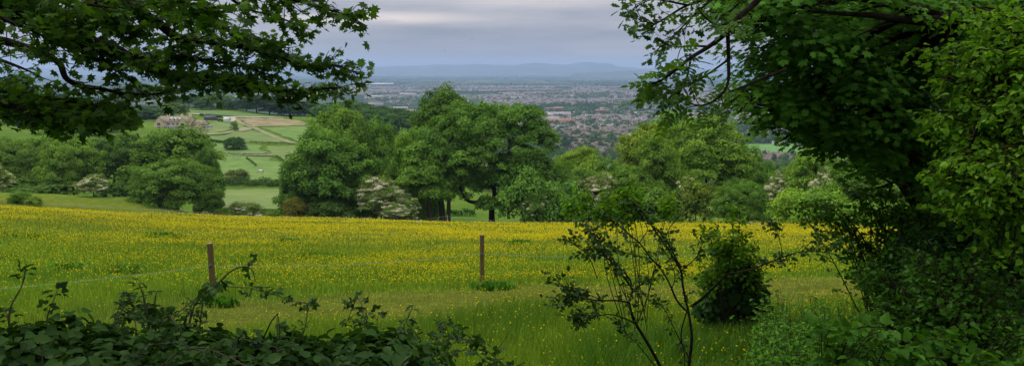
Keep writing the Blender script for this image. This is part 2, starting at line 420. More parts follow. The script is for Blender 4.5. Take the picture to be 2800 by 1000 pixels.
# ---------------------------------------------------------------- far hills
def ridge(name, prof, Y, depth, base, mat):
    px = np.linspace(prof[0][0], prof[-1][0], 420)
    py = np.interp(px, [p[0] for p in prof], [p[1] for p in prof])
    rg = np.random.default_rng(5); py = py + .35 * np.sin(px * .05) + .2 * np.sin(px * .13 + 1)
    k = 10; Vs = []
    for q in range(k):
        f = q / (k - 1); YY = Y - depth * (1 - f); hgt = math.sin(f * math.pi / 2) ** 1.3
        a_ = (px - CX) / F / cp; top = (HY - py) / F / cp * Y
        wob = 1 + .25 * (1 - f) * np.sin(px * .04 + q * .9) * np.sin(px * .017 + q)
        Vs.append(np.stack([a_ * YY, np.full_like(px, YY), base + (top - base) * hgt * wob], 1))
    Vs.append(np.stack([Vs[-1][:, 0] * 1.04, np.full_like(px, Y + depth * .6), np.full_like(px, base)], 1)); k += 1
    V = np.concatenate(Vs); n = len(px); i = np.arange(k - 1)[:, None] * n; j = np.arange(n - 1)[None, :]
    o = mesh_obj(name, V, np.stack([i + j, i + j + 1, i + n + j + 1, i + n + j], -1).reshape(-1, 4), mat, smooth=True); tag(o, kind='structure'); return o
hm = simple_mat('hill', (.03, .05, .02), (.08, .1, .04), .002, .95, coord='geo')
ridge('hills', [(-900, 188), (0, 187), (420, 184), (700, 186), (860, 184), (940, 182), (1050, 183), (1100, 181), (1150, 180), (1200, 176.5), (1250, 178.5), (1310, 174.5), (1345, 178), (1400, 178), (1465, 173), (1509, 176), (1547, 177), (1575, 173), (1601, 170), (1625, 173), (1640, 174), (1658, 173), (1683, 182), (1748, 188), (1900, 190), (2300, 188), (3600, 189)], 22000, 3500, PL, hm)
ridge('hills', [(1560, 199.5), (1640, 197), (1690, 193), (1730, 192.5), (1790, 195), (1860, 199), (1900, 200.5)], 15000, 1500, PL, hm)

# ---------------------------------------------------------------- draped fields and tracks on the far hillside
def inside(px, py, poly):
    r = np.zeros(px.shape, bool); n = len(poly)
    for i in range(n):
        x0, y0 = poly[i]; x1, y1 = poly[(i + 1) % n]
        c_ = ((y0 > py) != (y1 > py)) & (px < (x1 - x0) * (py - y0) / (y1 - y0 + 1e-12) + x0)
        r ^= c_
    return r
def drape(name, poly, mat, step=2.0, lift=.30, y0=150):
    W = [hit(*p, y0=y0)[:2] for p in poly]
    xs = np.arange(min(p[0] for p in W), max(p[0] for p in W) + step, step); ys = np.arange(min(p[1] for p in W), max(p[1] for p in W) + step, step)
    X, Y = np.meshgrid(xs, ys); wob = 1.6 * np.sin(X * .11 + Y * .07) + .8 * np.sin(Y * .31)
    ins = inside(X + wob, Y + wob * .5, W)
    cell = ins[:-1, :-1] & ins[1:, :-1] & ins[:-1, 1:] & ins[1:, 1:]
    nc = len(xs); ii, jj = np.nonzero(cell)
    if not len(ii): return None
    q = np.stack([ii * nc + jj, ii * nc + jj + 1, (ii + 1) * nc + jj + 1, (ii + 1) * nc + jj], 1)
    u, inv = np.unique(q, return_inverse=True)
    V = np.stack([X.ravel(), Y.ravel(), H(X.ravel(), Y.ravel()) + lift], 1)[u]
    o = mesh_obj(name, V, inv.reshape(q.shape), mat, smooth=True); tag(o, kind='structure'); return o
def ribbon(name, pts, width, mat, lift=.42, y0=150):
    W = smooth_line([hit(*p, y0=y0)[:2] for p in pts], 10)
    t = np.gradient(W, axis=0); t /= np.linalg.norm(t, axis=1)[:, None]; nn_ = np.stack([-t[:, 1], t[:, 0]], 1)
    k = 5; wd = width * (1 + .12 * np.sin(np.arange(len(W)) * .9)); rows = []
    for q in np.linspace(-.5, .5, k):
        p = W + nn_ * (wd * q)[:, None]; rows.append(np.stack([p[:, 0], p[:, 1], H(p[:, 0], p[:, 1]) + lift - abs(q) * .1], 1))
    V = np.stack(rows, 1).reshape(-1, 3); i = np.arange(len(W) - 1)[:, None] * k; j = np.arange(k - 1)[None, :]
    o = mesh_obj(name, V, np.stack([i + j, i + j + 1, i + k + j + 1, i + k + j], -1).reshape(-1, 4), mat, smooth=True); tag(o, kind='structure'); return o
gm = lambda n, a, b, s=.08: simple_mat(n, a, b, s, .95, coord='geo', detail=8)
f_olive = gm('field_olive', (.095, .16, .03), (.155, .215, .045)); f_green = gm('field_green', (.085, .165, .024), (.14, .23, .036), .12)
f_lime = gm('field_lime', (.105, .165, .032), (.165, .225, .048), .05); f_dark = gm('field_dark', (.065, .135, .025), (.105, .18, .035), .1)
f_soil = gm('bare_soil', (.15, .14, .055), (.31, .25, .12), .12); f_track = gm('track', (.16, .175, .07), (.25, .245, .11), .15); f_drive = gm('driveway', (.32, .27, .18), (.44, .38, .27), .2)
def z2(pts): return [(400 + x / 2.875, 240 + y / 2.875) for x, y in pts]
drape('field', z2([(250, 165), (420, 178), (690, 195), (940, 222), (1260, 262), (1262, 275), (1060, 236), (700, 233), (480, 212), (300, 205)]), f_dark, y0=400)
drape('field', z2([(690, 240), (1060, 241), (1262, 276), (1262, 300), (950, 306), (815, 310), (735, 280)]), f_soil, y0=400)
drape('field', z2([(370, 300), (690, 262), (800, 318), (560, 362), (300, 372)]), f_olive, y0=380)
drape('field', z2([(870, 312), (1290, 304), (1290, 440), (1180, 436)]), f_green, y0=330)
drape('field', z2([(380, 385), (600, 380), (840, 335), (1140, 432), (800, 432), (640, 425), (420, 408)]), gm('field_mixed', (.08, .155, .03), (.15, .21, .045), .06), y0=330)
drape('field', z2([(470, 430), (640, 445), (930, 452), (980, 524), (760, 526), (640, 520), (480, 505)]), f_green, y0=300)
drape('field', z2([(935, 458), (1260, 458), (1250, 560), (1100, 590), (1000, 540)]), f_olive, y0=300)
drape('field', z2([(480, 540), (990, 545), (1110, 600), (1115, 740), (560, 730)]), f_green, y0=240)
drape('field', z2([(500, 797), (1160, 800), (1160, 960), (520, 960)]), f_lime, y0=175)
ribbon('track', z2([(330, 382), (440, 372), (560, 364), (680, 350), (745, 338), (800, 322), (835, 318)]), 7.5, f_track, y0=380)
ribbon('track', z2([(835, 312), (900, 343), (1000, 385), (1080, 416), (1165, 442)]), 4.2, f_track, lift=.5, y0=330)
ribbon('track', z2([(700, 243), (745, 285), (790, 300), (835, 314)]), 4.0, f_track, lift=.55, y0=380)
ribbon('driveway', z2([(330, 207), (420, 213), (500, 224), (580, 232), (660, 236), (800, 235), (930, 236), (1070, 239)]), 4.0, f_drive, lift=.6, y0=400)
ribbon('driveway', z2([(668, 238), (676, 252), (664, 268), (640, 273)]), 5.0, f_drive, lift=.7, y0=400)
ribbon('track', z2([(780, 532), (860, 534), (960, 536), (1010, 535)]), 3.0, gm('worn_path', (.2, .16, .1), (.3, .24, .16)), y0=300)
# ---------------------------------------------------------------- tree prototypes
KITE = shape_kite()
def limbs(rng, height, base_r, spread, n=9, fork=.3):
    """tapered trunk with limbs reaching into the crown; local metres"""
    top = height * .8
    p = [(0, 0, -.6)] + [(rng.normal(0, .018) * height * f, rng.normal(0, .018) * height * f, top * f) for f in (.15, .35, .55, .78, 1)]
    tr = smooth_line(p, 4); paths = [tr]; rr = np.linspace(1, .16, len(tr)) * base_r; rr[0] *= 1.45; rr[1] *= 1.2; radii = [rr]
    for k in range(n):
        f = fork + (1 - fork) * (k + .5) / n * .85; i = int(f * (len(tr) - 1)); s = tr[i]; ang = k * 2.4 + rng.uniform(-.4, .4)
        ln = spread * (1.05 - .55 * f) * rng.uniform(.75, 1); e = s + np.array([math.cos(ang) * ln, math.sin(ang) * ln, ln * rng.uniform(.25, .7)])
        mid = (s + e) / 2 + np.array([0, 0, ln * rng.uniform(-.02, .12)]); q = smooth_line([s, mid, e], 5)
        paths.append(q); radii.append(np.linspace(rr[i] * .55, .03, len(q)))
        for _ in range(2):
            j = rng.integers(3, len(q) - 2); d_ = unit(rng, 1)[0]; d_[2] = abs(d_[2]) * .6; e2 = q[j] + d_ * ln * .45
            paths.append(smooth_line([q[j], (q[j] + e2) / 2 + d_[::-1] * .1, e2], 3)); radii.append(np.linspace(rr[i] * .25, .02, len(paths[-1])))
    return tubes(paths, radii, 7)
def crown(rng, blobs, nclump, per, size, cr=(.6, 1.25), up=.32, flat=.95, shape=KITE, shell=.55):
    """blobs: (x,y,z,rx,ry,rz). Leaf sprays gathered in clumps spread through the crown"""
    B = np.array(blobs, float); wgt = (B[:, 3] * B[:, 4] * B[:, 5]) ** (2 / 3); bi = rng.choice(len(B), nclump, p=wgt / wgt.sum())
    d_ = unit(rng, nclump); d_[:, 2] = np.where(d_[:, 2] < -.35, -d_[:, 2] * .5, d_[:, 2]); d_ = nrm(d_)
    f = rng.uniform(shell, 1, nclump) ** .7 * np.where(rng.random(nclump) < .14, rng.uniform(1.02, 1.2, nclump), 1)
    C = B[bi, :3] + d_ * B[bi, 3:6] * f[:, None]
    r = rng.uniform(*cr, nclump); nl = np.maximum(8, (per * (r / np.mean(cr)) ** 2)).astype(int)
    ci = np.repeat(np.arange(nclump), nl); n = len(ci)
    e = unit(rng, n); e[:, 2] = np.where(e[:, 2] < -.2, -e[:, 2], e[:, 2])
    rad = rng.uniform(.3, 1.1, n) ** .6 * np.where(rng.random(n) < .06, 1.3, 1)
    pos = C[ci] + e * (r[ci] * rad)[:, None] * np.array([1, 1, flat])
    out_ = nrm(e * .55 + d_[ci] * .55 + np.array([0, 0, up]) + rng.normal(0, .42, (n, 3)))
    dr = nrm(e + rng.normal(0, .7, (n, 3)) + np.array([0, 0, -.25]))
    tone = np.clip(.48 + rng.normal(0, .2, n) + np.repeat(rng.normal(0, .16, nclump), nl) + .1 * e[:, 2], 0, 1)  # random tone, plus lighting from above put into each clump's leaf colour
    return scatter(shape, pos, out_, dr, rng.uniform(.7, 1.35, n) * size, tone)
PROTO = {}
def proto(key, seed, width, height, blobs, nclump, per, size, trunk_r=.35, trunk=True, mat='leaf_tree', bark='bark', cr=(.6, 1.25), fork=.3, flat=.95, extra=None, up=.32, nl=9, name='crown', shell=.55):
    rng = np.random.default_rng(seed)
    root = {'w': width, 'h': height, 'parts': []}
    sets = [crown(rng, blobs, nclump, per, size, cr, flat=flat, up=up, shell=shell)]
    o = leaves_obj(name, sets, M[mat], None); COL.objects.unlink(o); root['parts'].append(o)
    if trunk:
        V, Fc = limbs(rng, height, trunk_r, width * .46, nl, fork)
        t = mesh_obj('trunk', V, Fc, M[bark], None, smooth=True); COL.objects.unlink(t); root['parts'].append(t)
    if extra:
        s2 = extra(rng); o = leaves_obj('blossom', [s2], M['blossom'], None); COL.objects.unlink(o); root['parts'].append(o)
    PROTO[key] = root
used_proto = set()
def put_tree(key, name, label, cat, X, Y, z, w_, h_, rz, tint=(1, 1, 1), group=None, depth=None):
    p = PROTO[key]; r = empty(name, (X, Y, z), rz); sx_, sz_ = w_ / p['w'], h_ / p['h']
    r.scale = (sx_, sx_ if depth is None else depth / p['w'], sz_)
    tag(r, label, cat, group)
    for o in p['parts']:
        c = o.copy(); COL.objects.link(c); c.parent = r; c.name = o.name.split('.')[0]
        c.color = (*tint, 1) if o.name.startswith('crown') or o.name.startswith('foliage') else (1, 1, 1, 1)
    return r
def tree_at(key, name, label, cat, px, pw, ytop, Y, rz=None, tint=(1, 1, 1), group=None, ybase=None, depth=None, sink=.3):
    """width pw and top ytop as seen in the photograph, standing at distance Y on the terrain"""
    x, y, zt = P(px, ytop, Y); g = h1(x, y) - sink
    if ybase is not None: g = P(px, ybase, Y)[2]
    w_ = pw * Y / F * 1.15
    if key.startswith('bushy') and (zt - g) / w_ < .8: key = key.replace('bushy', 'wide')
    if rz is None: rz = (px * .37 + Y) % 6.28
    return put_tree(key, name, label, cat, x, y, g, w_, zt - g, rz, tint, group, depth=(depth or w_))

rb = np.random.default_rng(77)
def lobes(w_, h_, z0, n, seed, big=.55):
    """a lumpy crown as overlapping ellipsoids between z0 and h_"""
    r = np.random.default_rng(seed); hh = h_ - z0; out_ = [(0, 0, z0 + hh * .5, w_ * .36, w_ * .36, hh * .44)]
    for k in range(n):
        a = k * 2.4 + r.uniform(-.3, .3); f = (k + .5) / n; zc = z0 + hh * (.2 + .6 * f); rr = w_ * .5 * (1 - .55 * max(0, f - .25)) * .6
        s = w_ * r.uniform(.17, .27); out_.append((math.cos(a) * rr, math.sin(a) * rr, zc, s, s, min(hh * .28, s * r.uniform(.85, 1.15))))
    out_.append((r.uniform(-.05, .05) * w_, r.uniform(-.05, .05) * w_, h_ - hh * .22, w_ * .2, w_ * .2, hh * .2))
    if z0 < w_ * .08:                      # crown sweeps to the ground
        for k in range(7):
            a = k * .9 + r.uniform(-.2, .2); s = w_ * r.uniform(.13, .19)
            out_.append((math.cos(a) * w_ * .3, math.sin(a) * w_ * .3, z0 + s * .75, s, s, s * .9))
    return out_
# full hedgerow trees whose crown comes near the ground, and taller ones on a bare trunk
proto('bushy_a', 11, 15, 15, lobes(15, 15, .6, 11, 1), 440, 95, .34)
proto('bushy_b', 12, 15, 15, lobes(15, 15, .8, 13, 2), 440, 95, .34)
proto('bushy_c', 13, 15, 15, lobes(15, 15, .5, 9, 3), 420, 95, .34)
proto('wide_a', 31, 20, 12.5, lobes(20, 12.5, .6, 12, 21), 520, 95, .34)
proto('wide_b', 32, 20, 12.5, lobes(20, 12.5, .6, 14, 22), 520, 95, .34)
proto('wide_c', 33, 20, 12.5, lobes(20, 12.5, .5, 10, 23), 500, 95, .34)
proto('tall_a', 14, 12, 18, lobes(12, 18, 4.2, 12, 4), 340, 95, .33, trunk_r=.42)
proto('tall_b', 15, 12, 18, lobes(12, 18, 3.2, 14, 5), 340, 95, .33, trunk_r=.4)
proto('feathery', 16, 12, 15, lobes(12, 15, 2.0, 12, 6), 240, 95, .3, cr=(.7, 1.3), flat=.5, trunk_r=.28)
proto('shrub_a', 17, 6, 4, lobes(6, 4, .1, 7, 7), 90, 75, .26, cr=(.5, .9), trunk_r=.09, nl=6)
proto('shrub_b', 18, 6, 4, lobes(6, 4, .05, 9, 8), 100, 65, .24, cr=(.45, .8), trunk_r=.09, nl=6)
def haw(rng):
    return crown(rng, lobes(7, 6, .9, 9, 9), 210, 130, .13, (.25, .6), up=.9, flat=.35, shell=.8)
proto('hawthorn', 19, 7, 6, lobes(7, 6, .9, 9, 9), 110, 70, .2, cr=(.4, .9), trunk_r=.16, extra=haw, nl=7)
def haw2(rng):
    return crown(rng, lobes(7, 6, .6, 7, 10), 80, 90, .13, (.25, .5), up=.9, flat=.4, shell=.85)
proto('hawthorn_thin', 20, 7, 6, lobes(7, 6, .6, 7, 10), 130, 75, .22, cr=(.4, .9), trunk_r=.15, extra=haw2, nl=7)
proto('round', 21, 10, 9, [(0, 0, 5, 4.4, 4.4, 3.6)] + lobes(10, 9, 1.3, 9, 11), 190, 80, .34, cr=(.6, 1.1), trunk_r=.3)
proto('conifer', 22, 5, 12, [(0, 0, 1.5 + k * 1.6, 2.3 - k * .33, 2.3 - k * .33, 1.0) for k in range(7)], 120, 60, .28, cr=(.4, .7), flat=.5, trunk_r=.2, mat='leaf_far')
proto('wood_a', 23, 13, 13, lobes(13, 13, 1, 9, 12), 130, 50, .62, cr=(.9, 1.7), mat='leaf_far', nl=5)
proto('wood_b', 24, 13, 13, lobes(13, 13, 1.5, 11, 13), 130, 50, .62, cr=(.9, 1.7), mat='leaf_far', nl=5)

# ---------------------------------------------------------------- trees along the far side of the meadow
T = tree_at
DK, MD, LT, YL, BL = (.62, .72, .7), (.9, 1, .85), (1.25, 1.3, 1.0), (1.55, 1.45, .9), (.8, 1.0, 1.05)
# left copse
T('bushy_b', 'tree', 'rounded green tree at the far left end of the copse', 'tree', 22, 190, 385, 158, tint=(.95, 1.05, .85))
T('bushy_c', 'tree', 'dark green tree between two paler ones in the left copse', 'tree', 92, 120, 392, 172, tint=(.7, .85, .85))
T('bushy_a', 'tree', 'pale green dome shaped tree in front of the left copse', 'tree', 190, 175, 380, 152, tint=(1.15, 1.25, .95))
T('tall_b', 'tree', 'tree showing a few bare stems behind the small blossoming hawthorn', 'tree', 165, 190, 352, 176, tint=(1.05, 1.2, .9))
T('tall_a', 'tree', 'dark upright tree in the gap of the left copse', 'tree', 300, 130, 372, 168, tint=(.6, .78, .8))
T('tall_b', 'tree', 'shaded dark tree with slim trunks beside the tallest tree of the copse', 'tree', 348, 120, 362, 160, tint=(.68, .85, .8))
T('bushy_b', 'tree', 'tallest tree of the left copse, standing below the stone house', 'tree', 462, 225, 354, 158, tint=(.95, 1.1, .85))
T('bushy_a', 'tree', 'broad low tree whose crown touches the grass at the copse corner', 'tree', 478, 236, 438, 138, tint=(.88, 1.02, .85))
T('bushy_c', 'tree', 'narrow dark tree on the right edge of the left copse', 'tree', 560, 85, 400, 152, tint=(.72, .9, .85))
T('shrub_a', 'shrub', 'low dark bush filling the bottom edge of the left copse', 'shrub', 110, 240, 492, 148, tint=(.6, .72, .65))
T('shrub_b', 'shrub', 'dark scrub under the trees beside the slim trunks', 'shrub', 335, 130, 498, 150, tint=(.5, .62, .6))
T('hawthorn', 'hawthorn', 'small hawthorn with faded blossom before the dark copse', 'hawthorn', 252, 72, 482, 140)
T('hawthorn', 'hawthorn', 'hawthorn in full blossom cut off by the left edge of the photo', 'hawthorn', -22, 85, 450, 88)
T('shrub_b', 'shrub', 'low bramble patch in the grass near the cut off hawthorn', 'shrub', 52, 60, 530, 92, tint=(.7, .9, .6))
T('shrub_a', 'shrub', 'flat pale scrub trailing right of the bramble patch', 'shrub', 92, 40, 540, 90, tint=(1.3, 1.3, 1.1))
T('hawthorn_thin', 'hawthorn', 'low spreading hawthorn bush beyond the meadow in the gap', 'hawthorn', 668, 112, 556, 150)
T('shrub_a', 'shrub', 'small green bush at the foot of the copse by the brown horse', 'shrub', 612, 45, 572, 146, tint=(1.1, 1.2, .8))
T('shrub_b', 'shrub', 'small leafy bush at the meadow edge in the gap, before the pale field', 'shrub', 758, 66, 577, 148, tint=(.85, 1.05, .8))
# centre
T('bushy_c', 'tree', 'huge dense tree with a crown in tiers left of the big hawthorn', 'tree', 905, 262, 355, 140, tint=(.85, 1.08, .85))
T('bushy_a', 'tree', 'upper domed crown rising behind the huge dense tree', 'tree', 922, 178, 286, 156, tint=(1.12, 1.25, .85))
T('bushy_b', 'tree', 'dark side of the huge dense tree sweeping to the ground', 'tree', 842, 150, 432, 136, tint=(.55, .72, .65))  # separate crown tinted dark to stand for the huge tree's shaded side
T('bushy_b', 'tree', 'green tree filling the space between the huge tree and the oak', 'tree', 1045, 150, 338, 160, tint=(.98, 1.2, .85))
T('shrub_a', 'shrub', 'reddish brown bush at the left foot of the huge tree', 'shrub', 806, 64, 545, 131, tint=(1.1, .72, .6))
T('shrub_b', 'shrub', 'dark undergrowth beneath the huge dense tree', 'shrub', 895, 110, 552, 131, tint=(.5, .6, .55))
T('tall_a', 'tree', 'tall dark tree with ragged top, the highest on the skyline', 'tree', 1222, 215, 234, 172, tint=(.72, .88, .72), depth=14)
T('feathery', 'tree', 'slim ragged tree behind the left shoulder of the tallest one', 'tree', 1165, 90, 262, 178, tint=(.75, .9, .75))
T('bushy_c', 'tree', 'leafy tree above the big hawthorn at the left of the oak', 'tree', 1122, 150, 352, 150, tint=(1.05, 1.25, .85))
T('hawthorn', 'hawthorn', 'big hawthorn covered in white blossom under the huge tree', 'hawthorn', 1040, 125, 488, 134)
T('hawthorn', 'hawthorn', 'lower cream hawthorn with a flat crown beside the big one', 'hawthorn', 1082, 78, 555, 130)
T('hawthorn_thin', 'hawthorn', 'smaller hawthorn with thin blossom beside the twin trunks', 'hawthorn', 1120, 55, 545, 131, tint=(.8, .9, .8))
# the oak with two trunks: drawn from its own blobs
def big_oak():
    rng = np.random.default_rng(90); Y = 142.0; x0, y0, zb = P(1208, 607, Y); zb = h1(x0, Y) - .3
    s = Y / F
    r = empty('oak_tree', (x0, Y, zb)); tag(r, 'great spreading oak in the middle with a low bent bough', 'tree')
    def B(px, py, rx, ry, dy=0): q = P(px, py, Y); return (q[0] - x0, dy, q[2] - zb, rx * s, min(rx, 90) * s * .9, ry * s)
    blobs = [B(1195, 440, 85, 60, -1), B(1180, 500, 70, 35, -1), B(1225, 380, 90, 55, 1), B(1300, 350, 95, 62), B(1400, 355, 100, 66, 1), B(1460, 400, 65, 62, -1),
             B(1370, 430, 105, 70, -2), B(1460, 470, 55, 55, -2), B(1290, 450, 80, 60, -2), B(1350, 318, 60, 35, 2), B(1270, 330, 45, 35, 1), B(1440, 320, 45, 28), B(1258, 490, 48, 30), B(1245, 440, 40, 35, 1), B(1320, 490, 50, 28, 1), B(1150, 470, 45, 60, 1), B(1215, 530, 75, 26, -1), B(1160, 530, 45, 24, -1), B(1290, 515, 50, 26, 1), B(1400, 500, 60, 50, 1)]
    leaves_obj('crown', [crown(rng, blobs, 1000, 95, .35, (.55, 1.25))], M['leaf_tree'], r).color = (.85, 1.08, .82, 1)
    def Q(px, py, dy=0): q = P(px, py, Y); return (q[0] - x0, dy, q[2] - zb)
    def trunk(name, pts, r0, r1):
        p = smooth_line([Q(*q) for q in pts], 5); rr = np.linspace(r0, r1, len(p)); rr[:2] *= 1.25
        return (p, rr)
    a = [trunk('t', [(1212, 612), (1207, 560), (1203, 500), (1210, 430), (1240, 370)], .62, .2), trunk('t', [(1203, 500), (1170, 450), (1150, 410)], .3, .1), trunk('t', [(1205, 470), (1260, 420), (1310, 380)], .3, .1)]
    V, Fc = tubes([q[0] for q in a], [q[1] for q in a], 9); mesh_obj('trunk', V, Fc, M['bark'], r, smooth=True)
    return r
big_oak()
def second_oak():
    Y = 138.0; x0, _, _ = P(1178, 607, Y); zb = h1(x0, Y) - .4; rng = np.random.default_rng(91); s = Y / F
    r = empty('oak_tree', (x0, Y, zb)); tag(r, 'smaller oak on a leaning trunk close before the great oak', 'tree')
    def Q(px, py, dy=0): q = P(px, py, Y); return (q[0] - x0, dy, q[2] - zb)
    p = smooth_line([Q(1186, 613), Q(1178, 590), Q(1172, 560), Q(1172, 520), Q(1160, 470)], 5); rr = np.linspace(.62, .2, len(p)); rr[:2] *= 1.3
    p2 = smooth_line([Q(1172, 530), Q(1140, 490), Q(1120, 470)], 4); p3 = smooth_line([Q(1172, 515), Q(1200, 470), Q(1225, 440)], 4)
    V, Fc = tubes([p, p2, p3], [rr, np.linspace(.25, .05, len(p2)), np.linspace(.25, .05, len(p3))], 9); mesh_obj('trunk', V, Fc, M['bark'], r, smooth=True)
    blobs = [(*Q(1165, 480, 0), 60 * s, 55 * s, 52 * s), (*Q(1130, 500, -1), 40 * s, 40 * s, 35 * s), (*Q(1205, 505, 1), 50 * s, 45 * s, 28 * s), (*Q(1150, 430, 1), 45 * s, 45 * s, 45 * s), (*Q(1190, 528, -1), 45 * s, 40 * s, 14 * s)]
    leaves_obj('crown', [crown(rng, blobs, 170, 85, .42, (.6, 1.2))], M['leaf_tree'], r).color = (1.0, 1.2, .85, 1)
second_oak()
def bough_tree():
    Y = 140.0; x0, _, _ = P(1345, 605, Y); zb = h1(x0, Y) - .4; rng = np.random.default_rng(92); s = Y / F
    r = empty('oak_tree', (x0, Y, zb)); tag(r, 'shaded oak right of the twin trunks, one bough bending low to the left', 'tree')
    def Q(px, py, dy=0): q = P(px, py, Y); return (q[0] - x0, dy, q[2] - zb)
    p = smooth_line([Q(1345, 612), Q(1345, 570), Q(1352, 530), Q(1345, 480), Q(1360, 420)], 5); rr = np.linspace(.6, .2, len(p))
    p2 = smooth_line([Q(1347, 548), Q(1318, 552, -.5), Q(1285, 548, -1), Q(1268, 532, -1.2), Q(1258, 508, -1.2)], 5)
    V, Fc = tubes([p, p2], [rr, np.linspace(.42, .22, len(p2))], 9); mesh_obj('trunk', V, Fc, M['bark_dark'], r, smooth=True)
    blobs = [(*Q(1375, 510, 0), 65 * s, 55 * s, 50 * s), (*Q(1350, 565, -1), 42 * s, 40 * s, 30 * s), (*Q(1430, 540, 1), 60 * s, 55 * s, 45 * s), (*Q(1400, 465, 1), 70 * s, 55 * s, 45 * s)]
    leaves_obj('crown', [crown(rng, blobs, 190, 90, .4, (.6, 1.2))], M['leaf_tree'], r).color = (.72, .95, .72, 1)
bough_tree()
# right of centre
T('bushy_a', 'tree', 'green bushy tree filling the gap low down right of the shaded oak', 'tree', 1495, 150, 452, 142, tint=(.8, 1.0, .8))
T('bushy_c', 'tree', 'grey green bushy tree just left of the tall faded hawthorn', 'tree', 1585, 140, 462, 144, tint=(.95, 1.15, 1.0))
T('bushy_b', 'tree', 'mid green bushy tree low down between the faded hawthorn and the golden tree', 'tree', 1690, 130, 446, 146, tint=(.9, 1.15, .8))
T('feathery', 'tree', 'young lime green tree in the dip right of the oak', 'tree', 1585, 150, 392, 178, tint=(1.6, 1.55, .85))
T('bushy_a', 'tree', 'small green tree right of the oak and before the lime green one', 'tree', 1535, 110, 432, 152, tint=(1.1, 1.3, .85))
T('shrub_a', 'shrub', 'large leafy bush right of the shaded oak', 'shrub', 1435, 140, 468, 134, tint=(.85, 1.1, .85))
T('hawthorn_thin', 'hawthorn', 'hawthorn with a patch of pink white blossom between green bushes', 'hawthorn', 1462, 74, 520, 131, tint=(.8, 1, .8))
T('shrub_b', 'shrub', 'soft grey green bush beside the pink white hawthorn', 'shrub', 1540, 120, 500, 133, tint=(1.0, 1.25, 1.15))
T('hawthorn', 'hawthorn', 'tall hawthorn with brownish fading blossom behind the sapling', 'hawthorn', 1632, 110, 478, 136, tint=(.9, .9, .7))
T('shrub_a', 'shrub', 'bright scrub under the lime green tree', 'shrub', 1620, 130, 455, 150, tint=(1.3, 1.35, .9))
T('feathery', 'tree', 'golden green tree with fine loose foliage', 'tree', 1765, 170, 325, 150, tint=(1.45, 1.3, .75))
T('tall_b', 'tree', 'rounded darker tree behind the golden green one', 'tree', 1840, 190, 300, 172, tint=(1.0, 1.2, .85))
T('feathery', 'tree', 'large yellow green ash like tree right of the golden one', 'tree', 1935, 215, 300, 148, tint=(1.3, 1.4, .8))
T('bushy_c', 'tree', 'green tree stepping down to the right of the yellow green tree', 'tree', 2040, 150, 395, 152, tint=(.95, 1.2, .85))
T('tall_a', 'tree', 'slender tree with visible stem in front of the golden one', 'tree', 1800, 120, 360, 140, tint=(1.2, 1.3, .8))
T('bushy_a', 'tree', 'low mixed tree under the golden green ones', 'tree', 1720, 150, 452, 138, tint=(1.0, 1.15, .75))
T('bushy_b', 'shrub', 'wide bush with a rounded top beside the leaning grey post', 'shrub', 2035, 150, 498, 122, tint=(.8, 1.0, .7))
T('shrub_b', 'shrub', 'brownish bush flecked with old blossom', 'shrub', 1905, 120, 500, 128, tint=(1.1, 1.0, .7))
T('hawthorn_thin', 'hawthorn', 'hawthorn with scattered blossom under the yellow green tree', 'hawthorn', 1890, 95, 492, 130, tint=(.9, .95, .7))
T('shrub_a', 'shrub', 'dark bush hiding the fence behind the sapling', 'shrub', 1790, 140, 520, 128, tint=(.8, .95, .65))
T('hawthorn', 'hawthorn', 'round hawthorn with white blossom in the right hedge', 'hawthorn', 2135, 78, 478, 128)
T('shrub_a', 'shrub', 'yellowish green bush below the round white hawthorn', 'shrub', 2175, 120, 525, 108, tint=(1.4, 1.5, .7))
T('shrub_b', 'shrub', 'pale green bush at the right corner of the meadow', 'shrub', 2250, 150, 520, 98, tint=(1.15, 1.35, .8))
T('bushy_c', 'tree', 'bright green tree above the far white hawthorn', 'tree', 2235, 170, 402, 125, tint=(1.25, 1.4, .8))
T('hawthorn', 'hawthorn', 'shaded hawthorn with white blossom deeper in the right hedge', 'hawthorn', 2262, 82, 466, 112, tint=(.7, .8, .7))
T('conifer', 'tree', 'small dark evergreen between the two white hawthorns', 'tree', 2200, 48, 462, 122, tint=(.8, .9, .8))
T('bushy_a', 'tree', 'green tree behind the shaded undergrowth at the right', 'tree', 2370, 180, 420, 105, tint=(.9, 1.1, .7))
T('bushy_b', 'tree', 'green tree closing the right end of the hedge', 'tree', 2500, 200, 430, 92, tint=(.8, 1.0, .7))
T('shrub_a', 'shrub', 'low bush in the far right corner of the buttercup meadow', 'shrub', 2370, 150, 560, 86, tint=(1.0, 1.2, .7))
T('shrub_b', 'shrub', 'shaded bush beyond the buttercups under the sycamore', 'shrub', 2480, 170, 560, 72, tint=(.9, 1.1, .7))
for k, (px, pw, yt, Y_, tn) in enumerate([(2100, 70, 440, 210, (.75, .95, .9)), (2155, 60, 452, 230, (.9, 1.05, .9)), (2075, 90, 455, 175, (.8, 1.05, .8)), (2190, 70, 440, 240, (.7, .9, 1))]):
    T('bushy_a' if k % 2 else 'bushy_c', 'tree', 'small grey green tree on the slope below the houses by the pitch', 'tree', px, pw, yt, Y_, tint=tn, group='small trees on the slope below the pitch')

